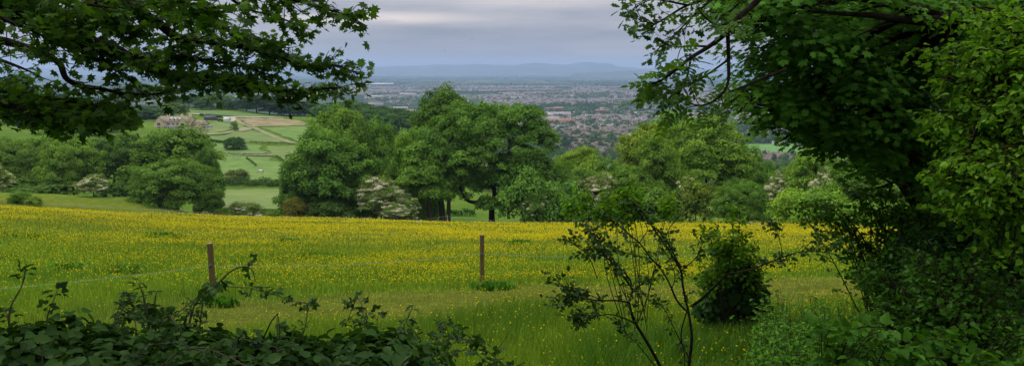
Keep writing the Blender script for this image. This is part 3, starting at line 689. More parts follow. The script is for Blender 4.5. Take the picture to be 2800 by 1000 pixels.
# ---------------------------------------------------------------- far hillside: woods behind the house and beyond
rg = np.random.default_rng(4)
T('round', 'tree', 'lone round dark tree in the paddock inside a rail guard', 'tree', 638, 56, 377, 405, tint=(.42, .55, .6), ybase=423)
T('shrub_a', 'shrub', 'large grey brown bush at the left end of the paddock hedge', 'shrub', 647, 62, 467, 292, tint=(.75, .65, .75))
T('shrub_b', 'shrub', 'small bush on the lawn before the bare soil', 'shrub', 640, 20, 333, 480, tint=(1, 1.1, 1))
for k, (px, pw, yt) in enumerate([(692, 36, 494), (720, 44, 490), (752, 48, 492), (785, 46, 494), (818, 44, 490)]):
    T('shrub_b' if k % 2 else 'shrub_a', 'shrub', 'low grey green bush in the hedge along the foot of the paddock', 'shrub', px, pw, yt, 288 + (k % 2) * 3, tint=(.85, .95, .85), group='bushes of the paddock hedge')
WG = 'trees of the wood behind the stone house'; WL = 'dark green woodland tree on the ridge behind the stone house'
spots = []
for px in range(-160, 470, 30): spots.append((px + rg.uniform(-8, 8), 250 + 55 * rg.random() + (0 if px < 300 else 10), rg.uniform(520, 640), rg.uniform(55, 95)))
for px in range(-160, 300, 40): spots.append((px + rg.uniform(-8, 8), 290 + 40 * rg.random(), rg.uniform(400, 480), rg.uniform(70, 100)))
for px in range(250, 440, 34): spots.append((px, 288 + rg.uniform(-10, 20), rg.uniform(520, 600), rg.uniform(55, 80)))
for q in spots:
    T(rg.choice(['wood_a', 'wood_b', 'bushy_a']), 'tree', WL, 'tree', q[0], q[3], q[1], q[2], tint=tuple(np.array([.75, .9, .95]) * rg.uniform(.6, 1.15)), group=WG)
T('wood_b', 'tree', 'light green domed tree standing just behind the stone house', 'tree', 470, 78, 284, 540, tint=(1.1, 1.15, .85))
T('wood_a', 'tree', 'big pale tree rising above the skyline at the far left', 'tree', 38, 95, 206, 620, tint=(.9, .95, .9))
T('conifer', 'tree', 'dark pointed conifer on the skyline at the left', 'tree', 133, 26, 232, 650, tint=(.5, .6, .7))
T('conifer', 'tree', 'second dark conifer on the skyline, nearer the wood', 'tree', 178, 30, 240, 650, tint=(.5, .6, .7))
T('wood_b', 'tree', 'broad tree topping the wood above the overhanging branch', 'tree', 370, 130, 232, 640, tint=(.8, .9, .95))
RG = 'trees along the crest beyond the bare field'; RL = 'grey green tree in the row along the crest beyond the bare field'
for px, pw, yt, k, br in [(515, 70, 262, 0, .8), (550, 60, 268, 1, 1.1), (592, 80, 258, 0, 1.2), (622, 50, 272, 1, 1.0), (672, 62, 270, 1, .6), (700, 70, 262, 0, .55), (735, 75, 262, 1, .65), (768, 66, 278, 0, .6), (800, 60, 274, 1, .75), (830, 62, 282, 0, .6), (862, 60, 280, 1, .8), (640, 44, 280, 0, .9), (480, 60, 275, 1, .9), (812, 40, 296, 1, .9), (775, 34, 300, 0, 1.0)]:
    T('wood_a' if k else 'wood_b', 'tree', RL, 'tree', px, pw, yt, 640 + rg.uniform(-12, 25), tint=tuple(np.array([.8, .92, .92]) * br), group=RG)
CG = 'trees of the wooded slope between the huge tree and the oak'
for q in range(34):
    px = rg.uniform(880, 1190); Y_ = rg.uniform(520, 690); f = (px - 980) / 180
    yt = 272 + max(0, f) * 34 + (690 - Y_) * .14 + rg.uniform(-2, 7)
    T(rg.choice(['wood_a', 'wood_b']), 'tree', 'green tree of the wooded slope seen between the huge tree and the oak', 'tree', px, rg.uniform(50, 85), yt, Y_, tint=tuple(np.array([.95, 1.15, .95]) * rg.uniform(.75, 1.1)), group=CG)
# ---------------------------------------------------------------- meadow: grass and buttercups
rg = np.random.default_rng(21)
def vn(x, y, s, seed):
    """cheap smooth noise 0..1"""
    r = np.random.default_rng(seed); v = np.zeros_like(x)
    for k in range(6):
        a = r.uniform(0, 6.28); f = s * r.uniform(.6, 1.8); ph = r.uniform(0, 6.28)
        v += np.sin((x * math.cos(a) + y * math.sin(a)) * f + ph + 1.5 * np.sin((x * math.sin(a) - y * math.cos(a)) * f * .6 + ph * 2))
    return np.clip(.5 + v / 7, 0, 1)
def field_pts(n, y0, y1, mixu=.5, amax=.80):
    u = rg.random(n); pick = rg.random(n) < mixu
    Y = np.where(pick, 1 / (1 / y0 + u * (1 / y1 - 1 / y0)), np.exp(np.log(y0) + u * (np.log(y1) - np.log(y0))))
    return rg.uniform(-amax, amax, n) * (Y + 1.5), Y
def meadow_edge(X, Y):
    a = X / np.maximum(Y, 20)
    return np.interp(a, [-.8, -.65, -.5, -.37, -.28, .3, .45, .6], [60, 68, 88, 118, 130, 130, 112, 84])
NG = 330000
X, Y = field_pts(NG, 3.0, 132, .45); hg = H(X, Y); S = strip_mask(X, Y)
lush = vn(X, Y, .25, 3); tuft = vn(X, Y, .9, 9)
hgt = (.16 + .16 * lush + .12 * (tuft > .66)) * (1 - .72 * S) * rg.uniform(.6, 1.3, NG) * np.where(Y < 12, .8, 1)
hgt = np.where(Y > meadow_edge(X, Y), hgt * .45, hgt)
wd = np.maximum(.005, .00055 * Y) * rg.uniform(.7, 1.4, NG)
ang = rg.uniform(0, 6.28, NG); lean = rg.uniform(.1, .55, NG) * hgt; la = rg.uniform(0, 6.28, NG)
dx, dy = np.cos(ang) * wd, np.sin(ang) * wd; lx, ly = np.cos(la) * lean, np.sin(la) * lean
z0 = hg - .03
Vg = np.stack([np.stack([X - dx, Y - dy, z0], 1), np.stack([X + dx, Y + dy, z0], 1),
               np.stack([X + dx * .7 + lx * .35, Y + dy * .7 + ly * .35, z0 + hgt * .6], 1), np.stack([X - dx * .7 + lx * .35, Y - dy * .7 + ly * .35, z0 + hgt * .6], 1),
               np.stack([X + lx, Y + ly, z0 + hgt], 1)], 1).reshape(-1, 3)
b5 = (np.arange(NG) * 5)[:, None]
fq = np.array([[0, 1, 2, 3]]) + b5; ft = np.array([[3, 2, 4]]) + b5
base = np.array([.18, .275, .02]); dry = np.array([.27, .33, .05]); deep = np.array([.06, .17, .02]); olive = np.array([.25, .27, .04])
t1 = rg.random(NG)[:, None]; cg = base * (.65 + .75 * t1)
cg = np.where((tuft > .70)[:, None], cg * .55 + deep * .45, cg)
m2 = (sst(Y, 26, 60) * .55)[:, None]; cg = cg * (1 - m2) + olive * (.7 + .6 * t1) * m2
cg = cg * (1 - S[:, None] * .8) + dry * (.6 + .8 * t1) * S[:, None] * .8
e = (Y > meadow_edge(X, Y))[:, None]; cg = np.where(e, olive * (.75 + .5 * t1), cg)
m, nt, out = new_mat('grass'); L = nt.links.new
at = nt.nodes.new('ShaderNodeAttribute'); at.attribute_name = 'col'
d1 = nt.nodes.new('ShaderNodeBsdfDiffuse'); L(at.outputs['Color'], d1.inputs[0]); tr = nt.nodes.new('ShaderNodeBsdfTranslucent'); L(at.outputs['Color'], tr.inputs[0])
ms = nt.nodes.new('ShaderNodeMixShader'); ms.inputs[0].default_value = .35; L(d1.outputs[0], ms.inputs[1]); L(tr.outputs[0], ms.inputs[2]); L(ms.outputs[0], out.inputs[0]); M['grass'] = m
o = mesh_obj('meadow_grass', Vg, [fq, ft], m, attrs={'col': np.repeat(cg, 5, 0)}); tag(o, 'green meadow grass with a paler trodden strip along the fence', 'grass', kind='stuff')

NF = 1000000
X, Y = field_pts(NF, 6, 131, .6)
patch = vn(X, Y, .09, 31) * .45 + vn(X, Y, .35, 32) * .35 + vn(X, Y, 1.1, 33) * .2
a_ = X / np.maximum(Y, 20)
dens = .008 + .045 * sst(Y, 10, 18) + .72 * sst(Y, 16, 24) * (1 - .0 * patch) + .05 * sst(Y, 26, 44)
dens = dens * np.clip(.15 + 1.75 * (patch - .22), .05, 1.0) * (1 - .85 * strip_mask(X, Y))
left = 1 - .8 * (1 - sst(a_, -.5, -.05)) * (1 - sst(Y, 24, 38)); dens *= left
dens *= (Y < meadow_edge(X, Y) - 1.5 * np.sin(X * .3)) * np.where(vn(X, Y, .5, 77) > .78, .3, 1)
right = 1 - .7 * sst(a_, .30, .42) * (1 - sst(Y, 30, 45)); dens *= right
k = rg.random(NF) < dens; X, Y = X[k], Y[k]; n = len(X); hg = H(X, Y)
zf = hg + rg.uniform(.16, .36, n) * np.where(strip_mask(X, Y) > .5, .35, 1)
s = np.maximum(.0075 + .0004 * np.clip(Y, 0, 22), .0006 * Y) * rg.uniform(.75, 1.35, n)
nm = nrm(np.stack([rg.normal(0, .45, n), rg.normal(-.35, .45, n), np.full(n, .8)], 1))
SQ = (np.array([(0, 0, 0), (-.6, .35, .16), (-.35, 1, .2), (.35, 1, .2), (.6, .35, .16)]), [np.array([[0, 4, 3, 2, 1]])])
V, Fl, T_ = scatter(SQ, np.stack([X, Y, zf], 1), nm, unit(rg, n), s * 1.5, rg.random(n))
M['petal'] = leaf_mat('petal', (.41, .35, .006), (.65, .56, .012), .3, .0, tint=False)
o = mesh_obj('buttercup', V, Fl, M['petal'], attrs={'tone': T_}); tag(o, 'yellow buttercups flowering all over the meadow', 'buttercups', kind='stuff')
# fresh dark tussocks standing in the sward
DOCK = shape_oval()
def tussock(px, py, wpx, label):
    x, y, z = hit(px, py, 6, 130); rr = wpx * y / F / 2; r_ = np.random.default_rng(int(px)); n = 420
    r = empty('tussock', (x, y, z)); tag(r, label, 'grass tuft', 'rank tussocks in the meadow')
    q = r_.normal(0, .45, (n, 2)) * rr; pos = np.stack([q[:, 0], q[:, 1] * .7, np.full(n, .0)], 1); g_ = H(pos[:, 0] + x, pos[:, 1] + y) - z; pos[:, 2] = g_
    d_ = nrm(np.stack([r_.normal(0, .5, n), r_.normal(0, .5, n), np.full(n, 1.0)], 1))
    leaves_obj('leaf_blade', [scatter(DOCK, pos, nrm(np.cross(d_, unit(r_, n))), d_, r_.uniform(.12, .26, n) * np.where(y > 40, 1.5, 1), r_.random(n))], M['leaf_tree'], r).color = (.55, .95, .6, 1)
    r.children[0]['kind'] = 'stuff'
for px, py, wp, lb in [(340, 745, 70, 'small dark grass tuft left of the nearer wooden post'), (195, 735, 90, 'dark grass tuft far left of the nearer wooden post'), (445, 650, 90, 'green tuft among the buttercups above the nearer wooden post'), (90, 650, 100, 'broad green patch of rank grass at the far left of the meadow'), (880, 706, 120, 'wide flat tuft between the two wooden posts'), (790, 668, 60, 'small tuft in the thick of the buttercups'), (1350, 792, 80, 'tuft of long grass at the foot of the second wooden post'), (600, 838, 70, 'tuft of long grass at the foot of the first wooden post'), (1420, 670, 60, 'green tuft right of the second post')]:
    tussock(px, py, wp, lb)

# ---------------------------------------------------------------- fences
def wood(name, a, b):
    m, nt, out = new_mat(name); L = nt.links.new; b_ = nt.nodes.new('ShaderNodeBsdfPrincipled'); b_.inputs['Roughness'].default_value = .9
    mp = nt.nodes.new('ShaderNodeMapping'); mp.inputs['Scale'].default_value = (18, 18, 1.6); L(obj_pos(nt), mp.inputs[0])
    nz = noise(nt, 2.2, 8, .7, mp.outputs[0]); L(ramp(nt, [(.3, a), (.7, b)], nz), b_.inputs['Base Color'])
    bp = nt.nodes.new('ShaderNodeBump'); bp.inputs['Strength'].default_value = .6; bp.inputs['Distance'].default_value = .01; L(nz, bp.inputs['Height']); L(bp.outputs[0], b_.inputs['Normal'])
    L(b_.outputs[0], out.inputs[0]); return m
M['post'] = wood('post_wood', (.045, .033, .009), (.16, .115, .032)); M['post_end'] = wood('post_end_grain', (.2, .14, .08), (.4, .3, .18))
M['grey_wood'] = wood('grey_wood', (.2, .2, .18), (.42, .42, .38)); M['white_plastic'] = simple_mat('white_plastic', (.62, .62, .58), (.72, .72, .68), 4, .5)
M['dark_post'] = simple_mat('dark_stake', (.05, .055, .06), (.1, .1, .1), 9, .7); M['wire'] = simple_mat('electric_wire', (.3, .32, .31), (.4, .42, .4), 8, .5)
def round_post(name, x, y, top, r, mat, parent, lean=(0, 0), below=.4, k=14):
    z = h1(x, y); zz = np.array([-below, 0, .25, .5, .75, .97, 1.0]) * 1.0; zz = np.where(zz > 0, zz * (top), zz)
    rg_ = np.random.default_rng(int(abs(x * 100))); rr = r * (1 + rg_.normal(0, .012, len(zz))); rr[-1] *= .93
    p = np.stack([x + lean[0] * zz, y + lean[1] * zz, z + zz], 1); V, Fc = tubes([p], [rr], k)
    cap = np.array([[i + (len(zz) - 1) * k for i in range(k)]])
    return mesh_obj(name, V, [Fc, cap], mat, parent, smooth=False), p[-1]
def wire(name, pts, r, mat, parent, sag=.05):
    out_ = []
    for a, b in zip(pts[:-1], pts[1:]):
        t = np.linspace(0, 1, 12)[:, None]; q = np.array(a) * (1 - t) + np.array(b) * t; L_ = np.linalg.norm(np.array(b) - np.array(a)); q[:, 2] -= (4 * t * (1 - t))[:, 0] * sag * L_ / 6
        out_.append(q)
    V, Fc = tubes(out_, [np.full(len(q), r) for q in out_], 5); return mesh_obj(name, V, Fc, mat, parent, smooth=True)
fe = empty('electric_fence', (-.8, 20.5, h1(-.8, 20.5))); tag(fe, 'round brown timber posts joined by one thin white wire across the near meadow', 'fence')
off = np.array(fe.location)
pp = []
for (px, pb, ptop, yy) in [(585, 828, 664, None), (1318, 779, 641, None)]:
    x, y, z = hit(px, pb, 8, 60); top = P(px, ptop, y)[2] - z
    pp.append((x, y, z, top))
x1, y1, z1, t1_ = pp[0]; x2, y2, z2_, t2_ = pp[1]
xa, ya = x1 - (x2 - x1) * 1.1, y1 - (y2 - y1) * 1.5; xb, yb = A(2010) * 21.5, 21.5
line = []
for (x, y, top, ln) in [(xa, ya, 1.25, .0), (x1, y1, t1_, -.012), (x2, y2, t2_, .004), (xb, yb, 1.3, .02)]:
    o, tp = round_post('post', x, y, top, .062, M['post'], fe, (ln, 0)); o.location = -off
    c_ = MB(); k = 14; aa_ = np.linspace(0, 2 * np.pi, k, endpoint=False); c_.add([(tp[0] + .05 * math.cos(q), tp[1] + .05 * math.sin(q), tp[2] + .003) for q in aa_], [tuple(range(k))]); e_ = c_.build('end_grain', M['post_end'], o)
    line.append((x, y - .065, h1(x, y) + top * .64))
    i_ = MB(); i_.box(x - .018, x + .018, y - .085, y - .055, h1(x, y) + top * .64 - .03, h1(x, y) + top * .64 + .03); ii_ = i_.build('insulator', M['dark_post'], o)
o = wire('wire', line, .0035, M['wire'], fe, .10); o.location = -off
# boundary fence along the far edge, with pale posts
def line_fence(name, label, posts, mat, r, wires, wmat=M['wire'], wr=.012, lean=None, cat='fence', piece='post'):
    P0 = [hit(px, pb, 30, 128) if yy is None else (A(px) * yy, yy, h1(A(px) * yy, yy)) for (px, pb, pt, yy) in posts]
    f_ = empty(name, P0[0]); tag(f_, label, cat); off_ = np.array(P0[0]); tops = []
    for k, ((px, pb, pt, yy), (x, y, z)) in enumerate(zip(posts, P0)):
        top = max(.5, P(px, pt, y)[2] - z); o, tp = round_post(piece, x, y, top, r, mat, f_, (lean[k] if lean else 0, 0), k=7); o.location = -off_; tops.append((x, y, z, top))
    for wz in wires:
        o = wire('wire', [(x, y - r, z + t_ * wz) for x, y, z, t_ in tops], wr, wmat, f_, .02); o.location = -off_
line_fence('boundary_fence', 'pale posts and wires along the far edge of the buttercups', [(-60, 0, 556, 92), (220, 0, 558, 104), (450, 0, 577, 120), (501, 0, 579, 124), (684, 0, 590, 127), (787, 0, 592, 128), (910, 0, 594, 129), (950, 0, 588, 129), (1025, 0, 597, 129), (1085, 0, 590, 129), (1152, 0, 600, 129), (1222, 0, 588, 129), (1340, 0, 601, 129), (1461, 0, 604, 129), (1583, 0, 605, 129), (1700, 0, 605, 129), (1900, 0, 600, 129)], M['grey_wood'], .055, (.55, .9))
line_fence('stake_fence', 'thin dark leaning stakes strung with wire across the left of the meadow', [(150, 611, 583, 60), (408, 611, 587, 74), (672, 612, 598, 96), (908, 614, 597, 118), (1086, 616, 598, 126)], M['dark_post'], .03, (.8,), wr=.006, lean=[.12, .05, .09, .1, 0], piece='stake')
line_fence('corner_fence', 'grey and brown posts with sloping wire at the right corner of the meadow', [(2009, 624, 590, 100), (2056, 640, 606, 92), (2120, 640, 612, 88)], M['grey_wood'], .1, (.8, .35))
# electric reel posts: white tips
# ---------------------------------------------------------------- paddock rails on the far hillside
def rails(name, label, pts, y0=200, ph=1.2, step=3.0, mat=None, nr=2):
    W = smooth_line([hit(*p, y0=y0)[:2] for p in pts], 6); d_ = np.concatenate([[0], np.cumsum(np.linalg.norm(np.diff(W, axis=0), axis=1))]); n = max(2, int(d_[-1] / step))
    q = np.linspace(0, d_[-1], n); X_, Y_ = np.interp(q, d_, W[:, 0]), np.interp(q, d_, W[:, 1]); Z_ = H(X_, Y_) + .3
    f_ = empty(name, (X_[0], Y_[0], Z_[0])); tag(f_, label, 'fence'); off_ = np.array([X_[0], Y_[0], Z_[0]])
    for x, y, z in zip(X_, Y_, Z_):
        b_ = MB(); b_.box(x - .09, x + .09, y - .09, y + .09, z - .5, z + ph); o = b_.build('post', mat or M['grey_wood'], f_); o.location = -off_
    for k in range(nr):
        zz = ph * (.5 + .4 * k); V, Fc = tubes([np.stack([X_, Y_ - .1, Z_ + zz], 1)], [np.full(n, .07)], 4); o = mesh_obj('rail', V, Fc, mat or M['grey_wood'], f_); o.location = -off_
rails('rail_fence', 'wooden rail fence crossing the green field below the track', z2([(815, 432), (900, 440), (1000, 446), (1090, 452), (1168, 450)]), y0=330, mat=M['post'])
rails('rail_fence', 'pale rails beside the worn path right of the lone tree', z2([(700, 536), (780, 530), (880, 536), (1010, 538)]), y0=300)
rails('tree_guard', 'curved rail guard round the foot of the lone dark tree', z2([(628, 525), (650, 545), (695, 553), (740, 545), (768, 525)]), y0=280)
# ---------------------------------------------------------------- stone country house
st = simple_mat('cotswold_stone', (.50, .41, .22), (.66, .56, .33), 1.2, .9); rf = simple_mat('stone_tiles', (.19, .16, .115), (.28, .245, .17), 2, .9)
gl = simple_mat('window_glass', (.03, .035, .045), (.05, .055, .065), 3, .2); fr = simple_mat('window_frame', (.6, .58, .52), (.68, .66, .6), 3, .6); ld = simple_mat('lead_roof', (.22, .24, .28), (.3, .32, .36), 2, .6)
hx, hy, _ = P(474, 351, 500); hz_ = P(474, 353, 500)[2]
ho = empty('stone_house', (hx, hy, hz_), R(-14)); ho.scale = (1.02, 1, .84); tag(ho, 'large honey coloured stone country house with gables and dormers on the hillside', 'house')
b = MB(); b.gable_walls(-11.5, 11, 0, 9, -4, 5.6, 9.2); b.gable_walls(-11.8, -4.6, -2.5, 4.5, -4, 5.2, 9.0, 'y'); b.gable_walls(5.4, 10.8, -2, 4.5, -4, 5.4, 8.8, 'y'); b.build('wall', st, ho)
b = MB(); b.gable_roof(-11.5, 11, 0, 9, 5.6, 9.2); b.gable_roof(-11.8, -4.6, -2.5, 4.5, 5.2, 9.0, 'y', ov=.2); b.gable_roof(5.4, 10.8, -2, 4.5, 5.4, 8.8, 'y', ov=.2); roof = b.build('roof', rf, ho)
for (x, y, zt) in [(-6.5, 4.8, 11.0), (9.6, 4.5, 11.2), (3, 5.2, 10.6)]:
    b = MB(); b.box(x - .6, x + .6, y - .45, y + .45, 7, zt); b.box(x - .72, x + .72, y - .57, y + .57, zt + .002, zt + .25); b.box(x - .35, x - .05, y - .15, y + .15, zt + .252, zt + .8); b.box(x + .1, x + .4, y - .15, y + .15, zt + .252, zt + .8); b.build('chimney', st, ho)
for x in (-2.7, .3, 3.3):
    b = MB(); b.box(x - .8, x + .8, .9, 3.4, 6.0, 7.7); b.gable_roof(x - .85, x + .85, .85, 3.6, 7.7, 8.3, 'y', .1, .1); dm = b.build('dormer', fr, ho)
    b = MB(); b.box(x - .55, x - .08, .87, .9, 6.4, 7.5); b.box(x + .08, x + .55, .87, .9, 6.4, 7.5); b.build('window', gl, dm)
def hwin(x0, x1, y, z0, z1, n):
    b = MB(); b.box(x0 - .14, x1 + .14, y - .06, y, z0 - .14, z1 + .14); f = b.build('window', fr, ho); b = MB(); w_ = (x1 - x0) / n
    for k in range(n): b.box(x0 + k * w_ + .06, x0 + (k + 1) * w_ - .06, y - .09, y - .062, z0, z1)
    b.build('pane', gl, f)
for x in (-3.2, .2, 3.2): hwin(x - .9, x + .9, 0, 3.4, 4.6, 3)
hwin(-9.6, -7.2, -2.5, 3.0, 5.0, 3); hwin(6.9, 9.3, -2, 3.0, 5.0, 3); hwin(6.9, 9.3, -2, .4, 2.3, 3); hwin(-9.6, -7.2, -2.5, .3, 2.2, 3)
b = MB(); b.box(-4.4, 5.2, -3.2, -.01, -4, 2.0); b.box(-4.6, 5.4, -3.4, -.01, 2.003, 2.4); gr = b.build('garden_room', ld, ho)
b = MB()
for k in range(7): b.box(-4.1 + k * 1.3, -3.2 + k * 1.3, -3.24, -3.203, -.4, 1.7)
b.build('window', gl, gr); b = MB()
for k in range(8): b.box(-4.4 + k * 1.3, -4.12 + k * 1.3, -3.26, -3.203, -1, 1.95)
b.build('window_frame', fr, gr)
b = MB(); b.gable_walls(11.02, 19.5, 2.5, 9, -4, 3.6, 6.4); b.gable_walls(15, 19.6, 1.0, 7, -4, 3.4, 5.9, 'y'); wg = b.build('side_wing', st, ho)
b = MB(); b.gable_roof(11.02, 19.5, 2.5, 9, 3.6, 6.4); b.gable_roof(15, 19.6, 1.0, 7, 3.4, 5.9, 'y', ov=.2); b.build('roof', rf, wg)
b = MB()
for x in (12.4, 16.4, 18.2): b.box(x - .45, x + .45, .94 if x > 15 else 2.44, .997 if x > 15 else 2.497, .5, 1.6)
b.build('window', gl, wg)
b = MB(); b.box(19.65, 23, 3, 7, -3, 2.2); b.box(19.5, 23.2, 2.8, 7.2, 2.203, 2.5); b.build('lean_to', ld, ho)
# terrace below the front
tx, ty, tz = P(520, 366, 486); b = MB(); b.box(-11, 11, -.3, .3, -1.8, .9); b.box(-11.2, 11.2, -.4, .4, .903, 1.05); b.box(10.7, 11.0, .403, 6, -1.8, .9); t = b.build('terrace_wall', simple_mat('terrace_stone', (.36, .32, .22), (.5, .45, .33), 1, .9)); t.location = (tx, ty, h1(tx, ty) + .6); t.rotation_euler = (0, 0, R(4)); tag(t, 'low pale retaining wall of the terrace below the stone house', 'wall')
# glass greenhouse dome, hedges, arch and low barn beyond
def place(o, px, py, Y, label, cat, name=None, lift=0, rz=0):
    x, y, z = P(px, py, Y); o.location = (x, y, h1(x, y) + lift); o.rotation_euler = (0, 0, rz); tag(o, label, cat)
b = MB(); b.box(-2, 2, -1.5, 1.5, -.5, 2.2); b.gable_roof(-2, 2, -1.5, 1.5, 2.2, 3.6, 'x', .1, .15); o = b.build('garden_shed', simple_mat('pale_green_paint', (.36, .46, .38), (.46, .55, .46), 2, .6)); place(o, 621, 329, 530, 'small pale green shed at the end of the clipped hedge', 'shed')
b = MB(); b.box(-4, 4, -2, 2, -.5, 1.6); b.gable_roof(-4, 4, -2, 2, 1.6, 3.0, 'x', .15, .3); o = b.build('low_barn', simple_mat('dark_boards', (.05, .055, .06), (.1, .1, .11), 1, .8)); place(o, 577, 334, 545, 'low dark outbuilding between the house and the green shed', 'outbuilding')
b = MB()
for k in range(9):
    a0 = math.pi * k / 8; a1 = math.pi * (k + 1) / 8
    if k < 8: b.box(min(-1.2 * math.cos(a0), -1.2 * math.cos(a1)) - .06, max(-1.2 * math.cos(a0), -1.2 * math.cos(a1)) + .06, -.5, .5, .6 + 1.2 * min(math.sin(a0), math.sin(a1)), .75 + 1.2 * max(math.sin(a0), math.sin(a1)))
b.box(-1.26, -1.12, -.5, .5, -.3, .7); b.box(1.12, 1.26, -.5, .5, -.3, .7); o = b.build('garden_arch', M['white_plastic']); place(o, 590, 334, 522, 'small white garden arch on the lawn before the clipped hedge', 'arch')
def hedge(name, label, pts, w_, h_, tint, y0=200, cat='hedge', group=None, seed=3):
    rg_ = np.random.default_rng(seed); W = smooth_line([hit(*p, y0=y0)[:2] for p in pts], 8); d_ = np.concatenate([[0], np.cumsum(np.linalg.norm(np.diff(W, axis=0), axis=1))]); n = int(d_[-1] * 70)
    q = rg_.uniform(0, d_[-1], n); x, y = np.interp(q, d_, W[:, 0]), np.interp(q, d_, W[:, 1]); x0, y0_, = W[0]; z0_ = h1(x0, y0_)
    y = y + rg_.normal(0, w_ * .3, n); z = H(x, y) + h_ * rg_.random(n) ** .6 * (1 + .18 * np.sin(q * .8) + .12 * np.sin(q * 2.3))
    r = empty(name, (x0, y0_, z0_)); tag(r, label, cat, group)
    leaves_obj('foliage', [scatter(KITE, np.stack([x - x0, y - y0_, z - z0_], 1), nrm(unit(rg_, n) + np.array([0, -.4, .8])), unit(rg_, n), rg_.uniform(.35, .6, n), rg_.random(n))], M['leaf_far'], r).color = (*tint, 1); return r
hedge('hedge', 'clipped dark hedge in front of the low outbuilding', z2([(545, 268), (590, 268), (625, 266)]), .9, 1.8, (.6, .8, .7), 430)
hedge('hedge', 'short dark hedge running from the stone house onto the lawn', z2([(355, 282), (400, 281), (440, 279)]), .9, 1.6, (.5, .7, .6), 430)
hedge('hedge', 'thin dark hedge line below the mown track', z2([(418, 418), (500, 424), (570, 430), (640, 438)]), .9, 1.0, (.9, 1.05, .9), 330)
hedge('hedge', 'row of scrub leading down right of the lone tree', z2([(790, 560), (830, 590), (865, 620)]), 1.0, .7, (1.1, 1.3, 1.0), 250)
hedge('hedge', 'straggling scrub line at the right end of the worn path', z2([(1020, 545), (1060, 570), (1095, 600)]), 1.2, .8, (1.1, 1.3, 1), 250)
hedge('hedge', 'green bank of hedge on the slope above the driveway', z2([(420, 222), (520, 232), (600, 236)]), 1.2, 1.5, (.6, .8, .7), 430)
hedge('hedge', 'overgrown grey green hedge along the foot of the paddock', z2([(570, 768), (700, 775), (850, 778), (1000, 782), (1130, 786)]), 2.5, 3.0, (.85, .95, .85), 240)
hedge('hedge', 'dark verge of nettles and scrub behind the boundary fence', [(1090, 585), (1180, 588), (1300, 590)], 2.5, 1.4, (.6, 1.0, .7), 131)
# small far buildings on the ridge left of the drive
b = MB(); b.box(-3.5, 3.5, -2, 2, -1, 2.4); b.gable_roof(-3.5, 3.5, -2, 2, 2.4, 4.0); o = b.build('cottage', simple_mat('render_grey', (.42, .42, .4), (.55, .55, .52), 1, .8)); place(o, 495, 301, 615, 'small pale cottage roof among the trees above the stone house', 'cottage')

# ---------------------------------------------------------------- animals
def animal(name, label, cat, pts, edges, radii, mat, loc, rz, scale=1.0, extra=None):
    me = bpy.data.meshes.new('body'); me.from_pydata(pts, edges, []); r = empty(name, loc, rz); tag(r, label, cat); r.scale = (scale,) * 3
    o = bpy.data.objects.new('body', me); link(o, r); me.materials.append(mat)
    sk = o.modifiers.new('skin', 'SKIN'); me.skin_vertices[0].data[0].use_root = True
    for i, rr in enumerate(radii): me.skin_vertices[0].data[i].radius = (rr if isinstance(rr, tuple) else (rr, rr))
    ss = o.modifiers.new('sub', 'SUBSURF'); ss.levels = 2; ss.render_levels = 2
    return r
def horse(label, loc, rz, mat, grazing, mane, blaze=None, rug=None, name='horse', cat='horse', scale=1.0):
    hd = [(1.05, 0, 1.0), (1.3, 0, .6), (1.45, 0, .28), (1.55, 0, .08)] if grazing else [(.95, 0, 1.5), (1.2, 0, 1.82), (1.42, 0, 1.78), (1.7, 0, 1.5)]
    pts = [(0, 0, 1.15), (-.45, 0, 1.18), (-.72, 0, 1.2), (.4, 0, 1.13), (.72, 0, 1.22)] + hd
    rad = [(.3, .31), (.29, .3), (.25, .27), (.3, .33), (.22, .27), .17, .14, .12, .075]
    ed = [(0, 1), (1, 2), (0, 3), (3, 4), (4, 5), (5, 6), (6, 7), (7, 8)]
    def leg(root, x, y, hind):
        n = len(pts)
        q = [(x, y, .95), (x + (.1 if hind else 0), y, .72), (x - (.13 if hind else -.01), y, .45), (x - (.06 if hind else 0), y, .12), (x, y, .0)]
        pts.extend(q); rad.extend([.15, .1, .062, .048, .062]); ed.append((root, n)); ed.extend([(n + i, n + i + 1) for i in range(4)])
    leg(2, -.72, .17, True); leg(2, -.68, -.17, True); leg(4, .66, .16, False); leg(4, .72, -.16, False)
    r = animal(name, label, cat, pts, ed, rad, mat, loc, rz, scale)
    def hair(nm, ps, rr, mt):
        V, Fc = tubes([smooth_line(ps, 5)], [np.interp(np.linspace(0, 1, 5 * (len(ps) - 1) + 1), np.linspace(0, 1, len(rr)), rr)], 7); mesh_obj(nm, V, Fc, mt, r, smooth=True)
    hair('tail', [(-.95, 0, 1.28), (-1.1, 0, 1.05), (-1.12, 0, .6)], [.04, .08, .03], mane)
    top = [(p[0] - .1, 0, p[2] + .13) for p in hd[:2]]
    hair('mane', [(.7, 0, 1.45)] + top, [.05, .07, .04], mane)
    h2, h3 = np.array(hd[1]), np.array(hd[3])
    for s_ in (-1, 1):
        V, Fc = tubes([[tuple(h2 + (-.05, s_ * .08, .1)), tuple(h2 + (-.03, s_ * .1, .25))]], [[.045, .008]], 6); mesh_obj('ear', V, Fc, mat, r, smooth=True)
    if blaze:
        V, Fc = tubes([[tuple(h2 + (.06, 0, .09)), tuple((h2 + h3) / 2 + (.08, 0, .05)), tuple(h3 + (.05, 0, .03))]], [[.03, .06, .05]], 8); mesh_obj('blaze', V, Fc, blaze, r, smooth=True)
    if rug:
        q = [(-.85, 0, 1.2), (-.4, 0, 1.18), (.1, 0, 1.14), (.55, 0, 1.2)]; V, Fc = tubes([smooth_line(q, 4)], [[.3] * 4 + [.36] * 9], 14); V[:, 1] *= .95; mesh_obj('rug', V, Fc, rug, r, smooth=True)
    return r
